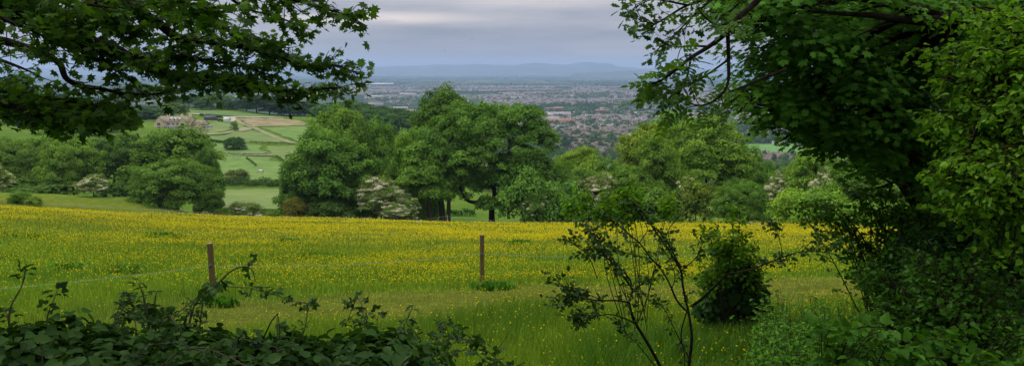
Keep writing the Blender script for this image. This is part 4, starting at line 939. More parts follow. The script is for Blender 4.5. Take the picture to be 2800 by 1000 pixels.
brown = simple_mat('chestnut_coat', (.10, .045, .025), (.17, .08, .04), 3, .7); dkh = simple_mat('dark_hair', (.02, .015, .012), (.05, .035, .03), 8, .8); whh = simple_mat('white_hair', (.6, .58, .54), (.7, .68, .64), 6, .8)
roan = simple_mat('roan_coat', (.3, .24, .2), (.5, .46, .42), 2.5, .8)
x, y, z = P(563, 590, 131.5); horse('brown horse with white blazed face behind the crest by the copse', (x, y, P(563, 604, 131.5)[2]), R(-22), brown, True, dkh, blaze=whh)
x, y, z = hit(713, 476, 240); horse('grey horse in a pale rug grazing alone in the bright paddock', (x, y, z), R(172), roan, True, dkh, rug=whh, scale=1.2)
x, y, z = hit(1205, 585, 150); 
x, y, z = P(1155, 585, 205); horse('distant white pony grazing on the pale grass between trunk and hawthorn', (x, y, h1(x, y) + .1), R(10), whh, True, whh, name='pony', cat='pony', scale=.9)
# white stones lying at the meadow edge
rs = simple_mat('pale_stone', (.25, .25, .25), (.42, .42, .4), 4, .9)
for k, (px, lb) in enumerate([(781, 'two pale boulders lying at the far meadow edge in the gap'), (1137, 'long pale stone lying under the twin trunks')]):
    rg_ = np.random.default_rng(k + 50); V = []; Fs = []; me = bpy.data.meshes.new('boulder'); import bmesh; bm = bmesh.new(); bmesh.ops.create_icosphere(bm, subdivisions=3, radius=1)
    for v in bm.verts: v.co = v.co * (1 + .22 * math.sin(v.co.x * 3 + k) * math.cos(v.co.y * 4) + .1 * math.sin(v.co.z * 7)); v.co.z *= .45
    bm.to_mesh(me); bm.free(); me.materials.append(rs); o = bpy.data.objects.new('boulder', me); link(o); yy = 127.5; x = A(px) * yy; o.location = (x, yy, h1(x, yy) + .2); o.scale = (.6, .35, .5); tag(o, lb.replace('two pale boulders', 'pale boulder'), 'stone')
# birds
for k, (px, py, Y_) in enumerate([(1292, 108, 160), (1217, 139, 190)]):
    me = bpy.data.meshes.new('bird'); 
    V = [(0, .22, 0), (.05, .05, .04), (0, -.2, 0), (-.05, .05, .04), (0, .05, -.05), (.28, .1, .12), (.55, -.05, .06), (.25, -.03, .1), (-.28, .1, .12), (-.55, -.05, .06), (-.25, -.03, .1), (.05, -.32, 0), (-.05, -.32, 0)]
    o = mesh_obj('bird', np.array(V), [np.array([(0, 4, 1), (0, 3, 4), (0, 1, 3), (1, 4, 2), (4, 3, 2), (1, 2, 3), (2, 11, 12), (1, 5, 7), (5, 6, 7), (3, 10, 8), (8, 10, 9)])], dkh)
    o.location = P(px, py, Y_); o.scale = (.9, .9, .9); o.rotation_euler = (.3, .2, k * 1.3); tag(o, ['dark bird flying below the bright streak of cloud', 'dark bird flying lower, nearer the hills'][k], 'bird')
# ---------------------------------------------------------------- the town on the plain
rg = np.random.default_rng(1234)
SKY_PX = [0, 780, 990, 1000, 1060, 1110, 1150, 1230, 1310, 1345, 1420, 1500, 1515, 1560, 1600, 1650, 1690, 1720, 1800, 1900, 2000, 2050, 2060, 2180, 2190, 2800]
SKY_PY = [205, 235, 235, 262, 270, 282, 250, 235, 262, 285, 285, 320, 390, 395, 400, 420, 400, 335, 302, 300, 330, 380, 470, 470, 235, 235]
def to_px(x, y, z):
    dpt = y * cp - z * sp; return CX + F * x / dpt, CY - F * (y * sp + z * cp) / dpt
rm = [simple_mat('roof_tile_brown', (.12, .088, .068), (.20, .15, .12), .25, .9), simple_mat('roof_tile_grey', (.12, .115, .115), (.19, .18, .18), .25, .85),
      simple_mat('roof_tile_red', (.19, .11, .08), (.27, .16, .12), .25, .9)]
wm = [simple_mat('render_cream', (.36, .32, .25), (.48, .43, .34), .2, .85), simple_mat('brick_pale', (.28, .2, .15), (.36, .27, .2), .3, .9), simple_mat('render_white', (.46, .45, .42), (.56, .55, .51), .2, .8)]
winm = simple_mat('window_dark', (.05, .055, .065), (.07, .075, .085), 1, .3)
HP = []
def house_proto(w_, d_, hw, hr, wi, ri, kind):
    b = MB(); b.gable_walls(-w_ / 2, w_ / 2, -d_ / 2, d_ / 2, -1.5, hw, hr, 'x')
    if kind == 'cross': b.gable_walls(-w_ * .42, -w_ * .05, -d_ / 2 - 1.6, 0, -1.5, hw, hw + (hr - hw) * .8, 'y')
    wall = b.build('wall', wm[wi]); COL.objects.unlink(wall)
    b = MB(); b.gable_roof(-w_ / 2, w_ / 2, -d_ / 2, d_ / 2, hw, hr)
    if kind == 'cross': b.gable_roof(-w_ * .42, -w_ * .05, -d_ / 2 - 1.6, 0, hw, hw + (hr - hw) * .8, 'y', ov=.2)
    roof = b.build('roof', rm[ri]); COL.objects.unlink(roof)
    b = MB()
    for x in ((-w_ * .45, w_ * .45) if w_ > 9 else (w_ * .4,)): b.box(x - .4, x + .4, -.35, .35, hr - 1.2, hr + 1.2)
    ch = b.build('chimney', rm[2] if wi == 1 else wm[1]); COL.objects.unlink(ch)
    b = MB(); n = max(2, int(w_ / 2.6))
    for k in range(n):
        x = -w_ / 2 + (k + .5) * w_ / n
        for z in ([.8, 3.4] if hw > 4 else [.8]):
            y0 = -d_ / 2 - (1.6 if kind == 'cross' and -w_ * .42 < x < -w_ * .05 else 0); b.box(x - .6, x + .6, y0 - .06, y0 - .003, z, z + 1.15)
    wn = b.build('window', winm); COL.objects.unlink(wn); wn['kind'] = 'stuff'
    return [wall, roof, ch, wn]
HP = [house_proto(9, 8, 5, 7.8, 0, 0, 'plain'), house_proto(13, 8, 5, 8, 1, 0, 'cross'), house_proto(16, 8.5, 5.2, 8.2, 2, 1, 'plain'), house_proto(11, 8, 2.8, 5.6, 0, 1, 'cross'), house_proto(10, 8.5, 5, 8.3, 1, 2, 'cross'), house_proto(24, 8, 5.4, 8.4, 0, 0, 'plain'), house_proto(14, 9, 5.2, 8.4, 2, 0, 'cross')]
HL = ['small brown roofed cream house in the streets below the hill', 'pale brick semi with a front gable and brown roof among the streets', 'white rendered house with a grey roof among the streets', 'low cream bungalow with a grey roof in the town', 'pale brick house with a red tiled roof in the town', 'long cream terrace under one brown roof in the town', 'white house with a front gable and a brown roof in the town']
HG = ['brown roofed cream houses', 'brick semis with front gables', 'white houses with grey roofs', 'bungalows with grey roofs', 'brick houses with red roofs', 'long cream terraces', 'white houses with front gables']
cand = []
# streets: short rows of houses side by side, every row with its own bearing
for _ in range(9000):
    Y0 = 1150 * (7200 / 1150) ** (rg.random() ** .85); a = rg.uniform(-.22, .42); X0 = a * Y0
    if vn(np.array([X0]), np.array([Y0]), .0035, 5)[0] > .66: continue
    th = .25 + .5 * math.sin(X0 * .0011) + rg.choice([0, 1.57], p=[.8, .2]) + rg.normal(0, .06); n = rg.integers(4, 12); pt = rg.choice(7, p=[.2, .22, .14, .14, .1, .08, .12])
    sp_ = [12, 16, 20, 15, 14, 28, 18][pt] * rg.uniform(1, 1.15)
    for k in range(n):
        x, y = X0 + math.cos(th) * sp_ * k, Y0 + math.sin(th) * sp_ * k
        cand.append((x, y, th + (math.pi if rg.random() < .3 else 0) + rg.normal(0, .03), pt if rg.random() < .8 else rg.choice(7)))
# dense estate at the foot of the hill
for row in range(15):
    Y0 = 1330 + row * 40 + rg.uniform(-4, 4)
    for k in range(34):
        x = Y0 * .035 + k * 16 + rg.uniform(-1.5, 1.5); y = Y0 + 12 * math.sin(k * .3 + row)
        if rg.random() < .85: cand.insert(0, (x, y, rg.normal(0, .12) + .2 * math.sin(row) + (math.pi if rg.random() < .4 else 0), rg.choice(7, p=[.25, .22, .13, .14, .1, .06, .1])))
for row in range(6):
    for k in range(13):
        Y0 = 1215 + row * 30; cand.insert(0, (Y0 * .295 + k * 14, Y0 + 6 * math.sin(k), rg.normal(.3, .2), rg.choice([0, 1, 4, 6])))
rugby = (.335 * 1540, 1500)
grid = {}; houses = []; far = []
def free(x, y, r):
    gx, gy = int(x // 12), int(y // 12)
    for i in (-1, 0, 1):
        for j in (-1, 0, 1):
            for (u, v) in grid.get((gx + i, gy + j), ()):
                if (u - x) ** 2 + (v - y) ** 2 < r * r: return False
    grid.setdefault((gx, gy), []).append((x, y)); return True
tc_ = []
for _ in range(34000):
    Y0 = 1120 * (7600 / 1120) ** (rg.random() ** .8); a = rg.uniform(-.24, .44); X0 = a * Y0
    dn = vn(np.array([X0]), np.array([Y0]), .006, 8)[0]
    if rg.random() > (.10 + 1.6 * max(0, dn - .42)) * (1.0 if Y0 > 1900 or Y0 < 1320 else .6): continue
    if 1360 < Y0 < 1600 and .27 < a < .45: continue
    if not free(X0, Y0, 8.5): continue
    qx, qy = to_px(X0, Y0, h1(X0, Y0) + 6)
    if qy > np.interp(qx, SKY_PX, SKY_PY) + 8 or qx < 940 or qx > 2220: continue
    tc_.append((X0, Y0))
for (x, y, th, pt) in cand:
    a = x / y
    if y < 1150 or (1380 < y < 1750 and .27 < a < .45 and not y < 1330): continue
    if not free(x, y, 11.5 + (5 if pt in (2, 5) else 0)): continue
    qx, qy = to_px(x, y, h1(x, y) + 5)
    if qy > np.interp(qx, SKY_PX, SKY_PY) + 6 or qx < 960 or qx > 2200: continue
    (houses if y < 2750 else far).append((x, y, th, pt))
houses.sort(key=lambda q: q[1])
N_IND = 288
ind, rest = houses[:N_IND], houses[N_IND:] + far
seen_p = set()
for (x, y, th, pt) in ind:
    r = empty('house', (x, y, h1(x, y)), th); tag(r, HL[pt], 'house', HG[pt])
    for o in HP[pt][:(4 if y < 1700 else 2)]:
        c = o.copy(); COL.objects.link(c); c.parent = r
def box_arr(rows):
    """many simple pitched houses: x,y,z,w,d,h,hr,theta -> walls and roofs"""
    q = np.array(rows); n = len(q); c, s = np.cos(q[:, 7]), np.sin(q[:, 7])
    base = np.array([(-.5, -.5, 0), (.5, -.5, 0), (.5, .5, 0), (-.5, .5, 0), (-.5, -.5, 1), (.5, -.5, 1), (.5, .5, 1), (-.5, .5, 1), (-.5, 0, 2), (.5, 0, 2)], float)
    lx = base[None, :, 0] * q[:, 3:4]; ly = base[None, :, 1] * q[:, 4:5]; zz = np.where(base[None, :, 2] == 0, -1.5, np.where(base[None, :, 2] == 1, q[:, 5:6], q[:, 6:7]))
    V = np.stack([q[:, 0:1] + lx * c[:, None] - ly * s[:, None], q[:, 1:2] + lx * s[:, None] + ly * c[:, None], q[:, 2:3] + zz], -1).reshape(-1, 3); o = (np.arange(n) * 10)[:, None, None]
    W4 = (np.array([[0, 1, 5, 4], [2, 3, 7, 6]])[None] + o).reshape(-1, 4); W5 = (np.array([[1, 2, 6, 9, 5], [3, 0, 4, 8, 7]])[None] + o).reshape(-1, 5); R4 = (np.array([[4, 5, 9, 8], [6, 7, 8, 9]])[None] + o).reshape(-1, 4)
    return V, W4, W5, R4
dims = [(9, 8, 5, 7.8), (13, 9, 5, 8), (16, 8.5, 5.2, 8.2), (11, 8, 2.8, 5.6), (10, 9, 5, 8.3), (24, 8, 5.4, 8.4), (14, 9, 5.2, 8.4)]
rows = []
for (x, y, th, pt) in rest:
    d_ = dims[pt]; k = rg.uniform(.95, 1.25) * (1 + .25 * (y > 3500)); rows.append((x, y, h1(x, y), d_[0] * k, d_[1] * k, d_[2], d_[3], th))
for _ in range(150):      # larger blocks: shops, schools, works
    y = rg.uniform(2100, 7000); x = rg.uniform(-.2, .4) * y; rows.append((x, y, PL, rg.uniform(25, 80), rg.uniform(14, 30), rg.uniform(5, 12), rg.uniform(7, 14), rg.uniform(-.4, .6)))
V, W4, W5, R4 = box_arr(rows); n = len(rows); wi = rg.choice(3, n, p=[.42, .25, .33]); ri = rg.choice(3, n, p=[.42, .53, .05]) + 3
o = mesh_obj('distant_houses', V, [W4, W5, R4], wm + rm, mi=np.concatenate([np.repeat(wi, 2), np.repeat(wi, 2), np.repeat(ri, 2)])); tag(o, 'hazy mass of far houses and roofs spreading over the plain', 'houses', kind='stuff')
# town trees
tp = []
for k in range(5):
    r_ = np.random.default_rng(300 + k); h_ = [11, 13, 9, 15, 10][k]; w_ = [11, 10, 10, 6, 13][k]
    s_ = crown(r_, [(0, 0, h_ * .55, w_ * .42, w_ * .42, h_ * .42)] + [(math.cos(q) * w_ * .22, math.sin(q) * w_ * .22, h_ * .4, w_ * .28, w_ * .28, h_ * .3) for q in (0, 2, 4)], 26, 20, 1.5, (1.6, 2.6))
    o = leaves_obj('crown', [s_], M['leaf_far'], None); COL.objects.unlink(o); V, Fc = tubes([[(0, 0, -1), (0, 0, h_ * .3), (.2, 0, h_ * .7)]], [[.4, .3, .1]], 5); t_ = mesh_obj('trunk', V, Fc, M['bark'], None); COL.objects.unlink(t_); tp.append((o, t_))
TCOL = [((.55, .72, .62), 'dark green'), ((.85, 1.0, .7), 'mid green'), ((1.15, 1.25, .75), 'light green'), ((.8, .5, .45), 'copper')]
# belts of trees in front of the estate and along the pitch
belt = [(1330 * A(px) + rg.uniform(-6, 6), 1295 + rg.uniform(-30, 15)) for px in range(1505, 1700, 7)] + [(1150 * A(px), 1120 + rg.uniform(-20, 20)) for px in range(2040, 2230, 9)] + [(1640 * A(px), 1640 + rg.uniform(-10, 40)) for px in range(2030, 2230, 8)]
tc_.sort(key=lambda q: q[1]); allt = belt + tc_
for k, (x, y) in enumerate(allt[:285]):
    q = int(rg.integers(5)); tn, nm_ = TCOL[int(rg.choice(4, p=[.35, .4, .2, .05]))]; s_ = rg.uniform(.8, 1.35) * (1.25 if k < len(belt) else 1)
    r = empty('town_tree', (x, y, h1(x, y)), rg.uniform(0, 6.28)); r.scale = (s_, s_, s_ * rg.uniform(.85, 1.15)); tag(r, nm_ + ' tree between the houses and gardens of the town', 'tree', nm_ + ' town trees')
    for j, o in enumerate(tp[q]):
        c = o.copy(); COL.objects.link(c); c.parent = r
        if j == 0: c.color = (*(np.array(tn) * rg.uniform(.8, 1.2)), 1)
fr_ = np.array(allt[285:]); n = len(fr_); m_ = 16; hh = H(fr_[:, 0], fr_[:, 1])
c0 = np.repeat(np.stack([fr_[:, 0], fr_[:, 1], hh + 6], 1), m_, 0); e = unit(rg, n * m_); e[:, 2] = np.abs(e[:, 2]) * .9 - .1; rr = np.repeat(rg.uniform(4.5, 8.5, n), m_)
V, Fl, T_ = scatter(KITE, c0 + e * rr[:, None] * np.array([1, 1, .9]), nrm(e + np.array([0, 0, .5])), unit(rg, n * m_), rr * .95, np.clip(np.repeat(rg.uniform(0, .8, n), m_) + rg.normal(0, .12, n * m_), 0, 1))
o = mesh_obj('distant_trees', V, Fl, M['leaf_far'], attrs={'tone': T_}); o.color = (.7, .85, .75, 1); tag(o, 'hazy dark trees and woods between the far houses', 'trees', kind='stuff')
# tree belts and woods out on the plain
n = 9000; Y0 = 7000 * (24000 / 7000) ** rg.random(n); X0 = rg.uniform(-.75, .55, n) * Y0; wv = vn(X0, Y0, .0009, 44); sel = rg.random(n) < np.clip((wv - .35) * 3, .06, 1); X0, Y0 = X0[sel], Y0[sel]; n = len(X0); m_ = 5
c0 = np.repeat(np.stack([X0, Y0, np.full(n, PL + 6.0)], 1), m_, 0) + rg.normal(0, 1, (n * m_, 3)) * np.array([60, 10, 2]); V, Fl, T_ = scatter(KITE, c0, nrm(unit(rg, n * m_) + np.array([0, -.5, .6])), unit(rg, n * m_), rg.uniform(14, 26, n * m_), rg.random(n * m_))
o = mesh_obj('distant_woods', V, Fl, M['leaf_far'], attrs={'tone': T_}); o.color = (.6, .75, .65, 1); tag(o, 'faint dark woods and hedgerows far out on the plain', 'woods', kind='stuff')

# ---------------------------------------------------------------- landmarks
def landmark(name, label, cat, px, py, wpx, hgt, dep, wmat, rmat, pitch=2.5, rz=0.0, lift=0, Y=None, wings=()):
    x, y, z = hit(px, py, 900, 20000) if Y is None else (A(px) * Y, Y, h1(A(px) * Y, Y)); w_ = wpx * y / F
    r = empty(name, (x, y, z + lift), rz); tag(r, label, cat)
    b = MB(); b.gable_walls(-w_ / 2, w_ / 2, -dep / 2, dep / 2, -2, hgt, hgt + pitch)
    for (u0, u1) in wings: b.gable_walls(u0 * w_, u1 * w_, -dep / 2 - 6, 0, -2, hgt, hgt + pitch * .9, 'y')
    b.build('wall', wmat, r); b = MB(); b.gable_roof(-w_ / 2, w_ / 2, -dep / 2, dep / 2, hgt, hgt + pitch, th=.5)
    for (u0, u1) in wings: b.gable_roof(u0 * w_, u1 * w_, -dep / 2 - 6, 0, hgt, hgt + pitch * .9, 'y', th=.5)
    b.build('roof', rmat, r); n = max(3, int(w_ / 5))
    for z_ in np.arange(1.2, hgt - 1.2, 3.4):
        b = MB()
        for k in range(n):
            xx = -w_ / 2 + (k + .5) * w_ / n
            if any(u0 * w_ - 1 < xx < u1 * w_ + 1 for u0, u1 in wings): continue
            b.box(xx - w_ / n * .3, xx + w_ / n * .3, -dep / 2 - .1, -dep / 2 - .003, z_, z_ + 1.5)
        if b.V: b.build('window_band', winm, r)
    return r
red_b = simple_mat('red_brick', (.30, .12, .085), (.38, .18, .13), .3, .9); pinkr = simple_mat('orange_tile', (.27, .14, .10), (.34, .19, .14), .2, .9); pale = simple_mat('pale_metal', (.5, .52, .54), (.62, .64, .66), .1, .5)
landmark('school', 'large red brick building with a long orange roof, nearest big block in the town', 'school building', 1535, 340, 72, 9, 18, red_b, pinkr, 6, wings=((-.42, -.28), (.3, .46)))
landmark('school', 'smaller red brick block with orange roof just above the long one', 'school building', 1528, 303, 26, 9, 16, red_b, pinkr, 5)
landmark('flats', 'pinkish block with tall gables right of the red brick school', 'flats', 1645, 312, 34, 11, 18, wm[1], rm[2], 5, wings=((-.4, -.15), (.15, .4)))
landmark('warehouse', 'long low white roofed building far off above the huge tree', 'warehouse', 1038, 237, 78, 22, 60, rm[1], pale, 8)
landmark('warehouse', 'second long pale building on the far side of the town', 'warehouse', 1226, 236, 34, 16, 50, wm[1], pinkr, 5)
landmark('offices', 'white office blocks grouped between the huge tree and tallest tree', 'offices', 1115, 263, 44, 13, 25, wm[2], pale, 3, wings=((-.3, -.1), (.2, .4)))
landmark('offices', 'pale flat block left of the white office blocks', 'offices', 1030, 268, 36, 9, 25, wm[2], pale, 2)
landmark('church', 'pale yellow hall above the dark pointed trees', 'hall', 1558, 265, 22, 12, 20, wm[0], rm[1], 4)
landmark('supermarket', 'long low white roofed shed near the right of the estate', 'supermarket', 1706, 308, 26, 6, 40, wm[2], pale, 2)
landmark('depot', 'pale flat roofed sheds partly hidden by the golden tree', 'depot', 1812, 302, 60, 7, 50, wm[1], pale, 2)
landmark('hospital', 'broad cream building with many windows in the town centre', 'hospital', 1560, 282, 40, 12, 22, wm[0], rm[1], 3, wings=((-.1, .1),))
landmark('clubhouse', 'low white clubhouse at the far side of the green pitch', 'clubhouse', 2123, 379, 32, 5, 10, wm[2], rm[1], 1.5, Y=1600)
for (px, py, w_, hh_, lb) in [(1293, 247, 5, 42, 'slim white tower block standing above the far town'), (1683, 278, 6, 26, 'church tower with pinnacles in the hazy town centre')]:
    x, y, z = hit(px, py, 900, 20000); w_ = w_ * y / F; r = empty('tower_block' if 'block' in lb else 'church_tower', (x, y, z)); tag(r, lb, 'tower')
    b = MB(); b.box(-w_ / 2, w_ / 2, -w_ / 2, w_ / 2, -2, hh_); b.build('wall', wm[2] if 'block' in lb else wm[0], r)
    b = MB(); b.box(-w_ * .54, w_ * .54, -w_ * .54, w_ * .54, hh_ + .003, hh_ + 1.5)
    for sx_ in (-1, 1):
        for sy_ in (-1, 1):
            if 'church' in lb: b.box(sx_ * w_ * .45 - .6, sx_ * w_ * .45 + .6, sy_ * w_ * .45 - .6, sy_ * w_ * .45 + .6, hh_ + 1.503, hh_ + 6)
    b.build('parapet', rm[1] if 'block' in lb else wm[0], r)
    for z_ in np.arange(3, hh_ - 2, 6 if 'block' in lb else 11):
        b = MB(); b.box(-w_ * .38, w_ * .38, -w_ / 2 - .15, -w_ / 2 - .003, z_, z_ + 2.4); b.build('window_band', winm, r)
# pitch with goal posts, other greens
def flat(name, px0, px1, Y0, Y1, mat, lift=.25):
    V = []; X = []
    n = 12
    for q in range(n + 1):
        y = Y0 + (Y1 - Y0) * q / n; 
        for k in range(n + 1):
            x = A(px0 + (px1 - px0) * k / n) * (Y0 + Y1) / 2; V.append((x + (2 * math.sin(y * .05)), y, h1(x, y) + lift))
    i = np.arange(n)[:, None] * (n + 1); j = np.arange(n)[None, :]
    o = mesh_obj(name, V, np.stack([i + j, i + j + 1, i + n + 2 + j, i + n + 1 + j], -1).reshape(-1, 4), mat); tag(o, kind='structure')
flat('sports_pitch', 2030, 2210, 1395, 1590, simple_mat('pitch_grass', (.08, .20, .03), (.12, .26, .045), .03, .95, coord='geo'), .5)
flat('field', 1640, 1720, 1060, 1240, simple_mat('pasture', (.09, .17, .03), (.14, .22, .05), .03, .95, coord='geo'), .8)
for k, px in enumerate((2112, 2127)):
    x, y, z = A(px) * 1440, 1440, PL + .4; b = MB(); b.box(-.12, .12, -.12, .12, 0, 11); b.box(5.2, 5.44, -.12, .12, 0, 11); b.box(.123, 5.197, -.1, .1, 3, 3.2)
    o = b.build('goal_posts', M['white_plastic']); o.location = (x, y, z); o.rotation_euler = (0, 0, 1.2); tag(o, ['white rugby goal posts on the green pitch, the pair farther from the clubhouse', 'white rugby goal posts on the green pitch, the pair nearer the clubhouse'][k], 'goal posts')
for (px, py, h_, lb) in [(1604, 292, 34, 'tall dark pointed conifer in front of the pale hall'), (1575, 262, 22, 'dark pointed tree above the broad cream building'), (1735, 268, 20, 'dark rounded evergreen by the church tower'), (1780, 305, 16, 'single dark tree beside the white roofed sheds')]:
    x, y, z = hit(px, py, 900, 20000); r = put_tree('conifer', 'conifer', lb, 'tree', x, y, z, h_ * .5, h_, px, (.5, .62, .65))
for (px, py, h_, w_, kk, tn, lb) in [(1493, 414, 26, 50, 'wood_a', (.9, 1.1, .8), 'big round green tree at the front edge of the estate'), (1545, 412, 24, 34, 'wood_b', (.55, .72, .7), 'dark round tree beside the big green one before the estate'), (1510, 372, 14, 14, 'wood_b', (2.6, 2.1, .6), 'yellow flowering tree among the nearest roofs'), (1618, 420, 16, 30, 'wood_a', (.8, 1, .8), 'green tree before the brown roofed barns')]:
    x, y, z = hit(px, py, 900, 20000); put_tree(kk, 'tree', lb, 'tree', x, y, z, w_ * y / F * 1.1, h_, px, tn)
# ---------------------------------------------------------------- foreground trees and shrubs
PALM, OVAL, ROUND, OAK, TRI, ASH = shape_palm(), shape_oval(), shape_round(), shape_oak(), shape_tri(), shape_pinnate()
M['leaf_maple'] = leaf_mat('leaf_maple', (.016, .048, .009), (.075, .165, .018), .45, .05, tint=False, rough=.4)
M['leaf_shade'] = leaf_mat('leaf_shade', (.012, .036, .008), (.04, .10, .014), .30, .05, tint=True, rough=.4)  # leaf green darkened to put the canopy's shade into the colour
M['leaf_hazel'] = leaf_mat('leaf_hazel', (.04, .13, .008), (.19, .38, .022), .48, .04, tint=False, rough=.5)
M['leaf_bramble'] = leaf_mat('leaf_bramble', (.010, .034, .008), (.045, .11, .016), .30, .05, tint=False, rough=.4)
M['leaf_small'] = leaf_mat('leaf_small', (.02, .05, .012), (.07, .14, .02), .35, .08, tint=True, rough=.45)

def sprays(rng, paths, per_m, tlen, leaves, lsize, droop=.25, spread=1.0, start=.0, upn=.8, jitter=.45, twig_r=.004, planar=True, petiole=.6, tipbias=0.0):
    """twigs along limbs with leaves in opposite pairs. paths: list of (polyline, weight)"""
    tw, tr_, pos, nor, dr, sz = [], [], [], [], [], []
    for pl, wgt in paths:
        pl = np.asarray(pl); seg = np.linalg.norm(np.diff(pl, axis=0), axis=1); L_ = np.concatenate([[0], np.cumsum(seg)]); n = int(L_[-1] * per_m * wgt)
        for _ in range(n):
            u = start + (1 - start) * rng.random() ** (1 / (1 + tipbias)); s = u * L_[-1]; p0 = np.array([np.interp(s, L_, pl[:, k]) for k in range(3)]); i = min(len(pl) - 2, int(np.searchsorted(L_, s)) - 1 if s > 0 else 0); i = max(i, 0)
            t = nrm(pl[i + 1] - pl[i]); side = np.cross(t, [0, 0, 1.0]); side = nrm(side) if np.linalg.norm(side) > .1 else unit(rng, 1)[0]
            ang = rng.choice([-1, 1]) * rng.uniform(.4, 1.35) * spread; d_ = t * math.cos(ang) + side * math.sin(ang) + np.array([0, 0, rng.normal(.05, .35)]) + rng.normal(0, .15, 3); d_ = nrm(d_)
            ln = tlen * rng.uniform(.45, 1.15) * (1 - .35 * u); m = 6; q = [p0]; cur = d_.copy()
            for k in range(m):
                cur = nrm(cur + rng.normal(0, .12, 3) + np.array([0, 0, -droop * .12])); q.append(q[-1] + cur * ln / m)
            q = np.array(q); tw.append(q); tr_.append(np.linspace(twig_r * 1.4, twig_r * .5, len(q)))
            nl = max(2, int(leaves * rng.uniform(.7, 1.3)))
            for k in range(nl):
                f = (k + 1) / nl; x = f * m; j = min(m - 1, int(x)); p = q[j] + (q[j + 1] - q[j]) * (x - j); sd = nrm(np.cross(cur, [0, 0, 1.0]) + 1e-6)
                for sg in ((-1, 1) if k < nl - 1 else (0,)):
                    dd = nrm(cur * (.6 if sg else 1) + sd * sg * rng.uniform(.5, 1.2) + rng.normal(0, .25, 3) + np.array([0, 0, -droop])); s_ = lsize * rng.uniform(.55, 1.2)
                    pos.append(p + dd * s_ * petiole); dr.append(dd); nor.append(np.array([0, 0, upn]) + rng.normal(0, jitter, 3)); sz.append(s_)
    return tw, tr_, np.array(pos), np.array(nor), np.array(dr), np.array(sz)
def foliage(name, rng, shape, pos, nor, dr, sz, mat, parent, tint=None, off=(0, 0, 0)):
    tone = np.clip(rng.normal(.45, .22, len(pos)), 0, 1)
    o = leaves_obj(name, [scatter(shape, pos - np.array(off), nor, dr, sz, tone)], mat, parent)
    if tint: o.color = (*tint, 1)
    return o
def wood_obj(name, paths, radii, mat, parent, off=(0, 0, 0), k=7):
    V, Fc = tubes([np.asarray(p) - np.array(off) for p in paths], radii, k); o = mesh_obj(name, V, Fc, mat, parent, smooth=True)
    if name in ('twigs', 'leaf_stalks', 'stems'): o['kind'] = 'stuff'
    return o
def LP(pts, m=5):      # points given as photo x, y and distance
    return smooth_line([P(*p) for p in pts], m)
def taper(p, a, b): return np.linspace(a, b, len(p))

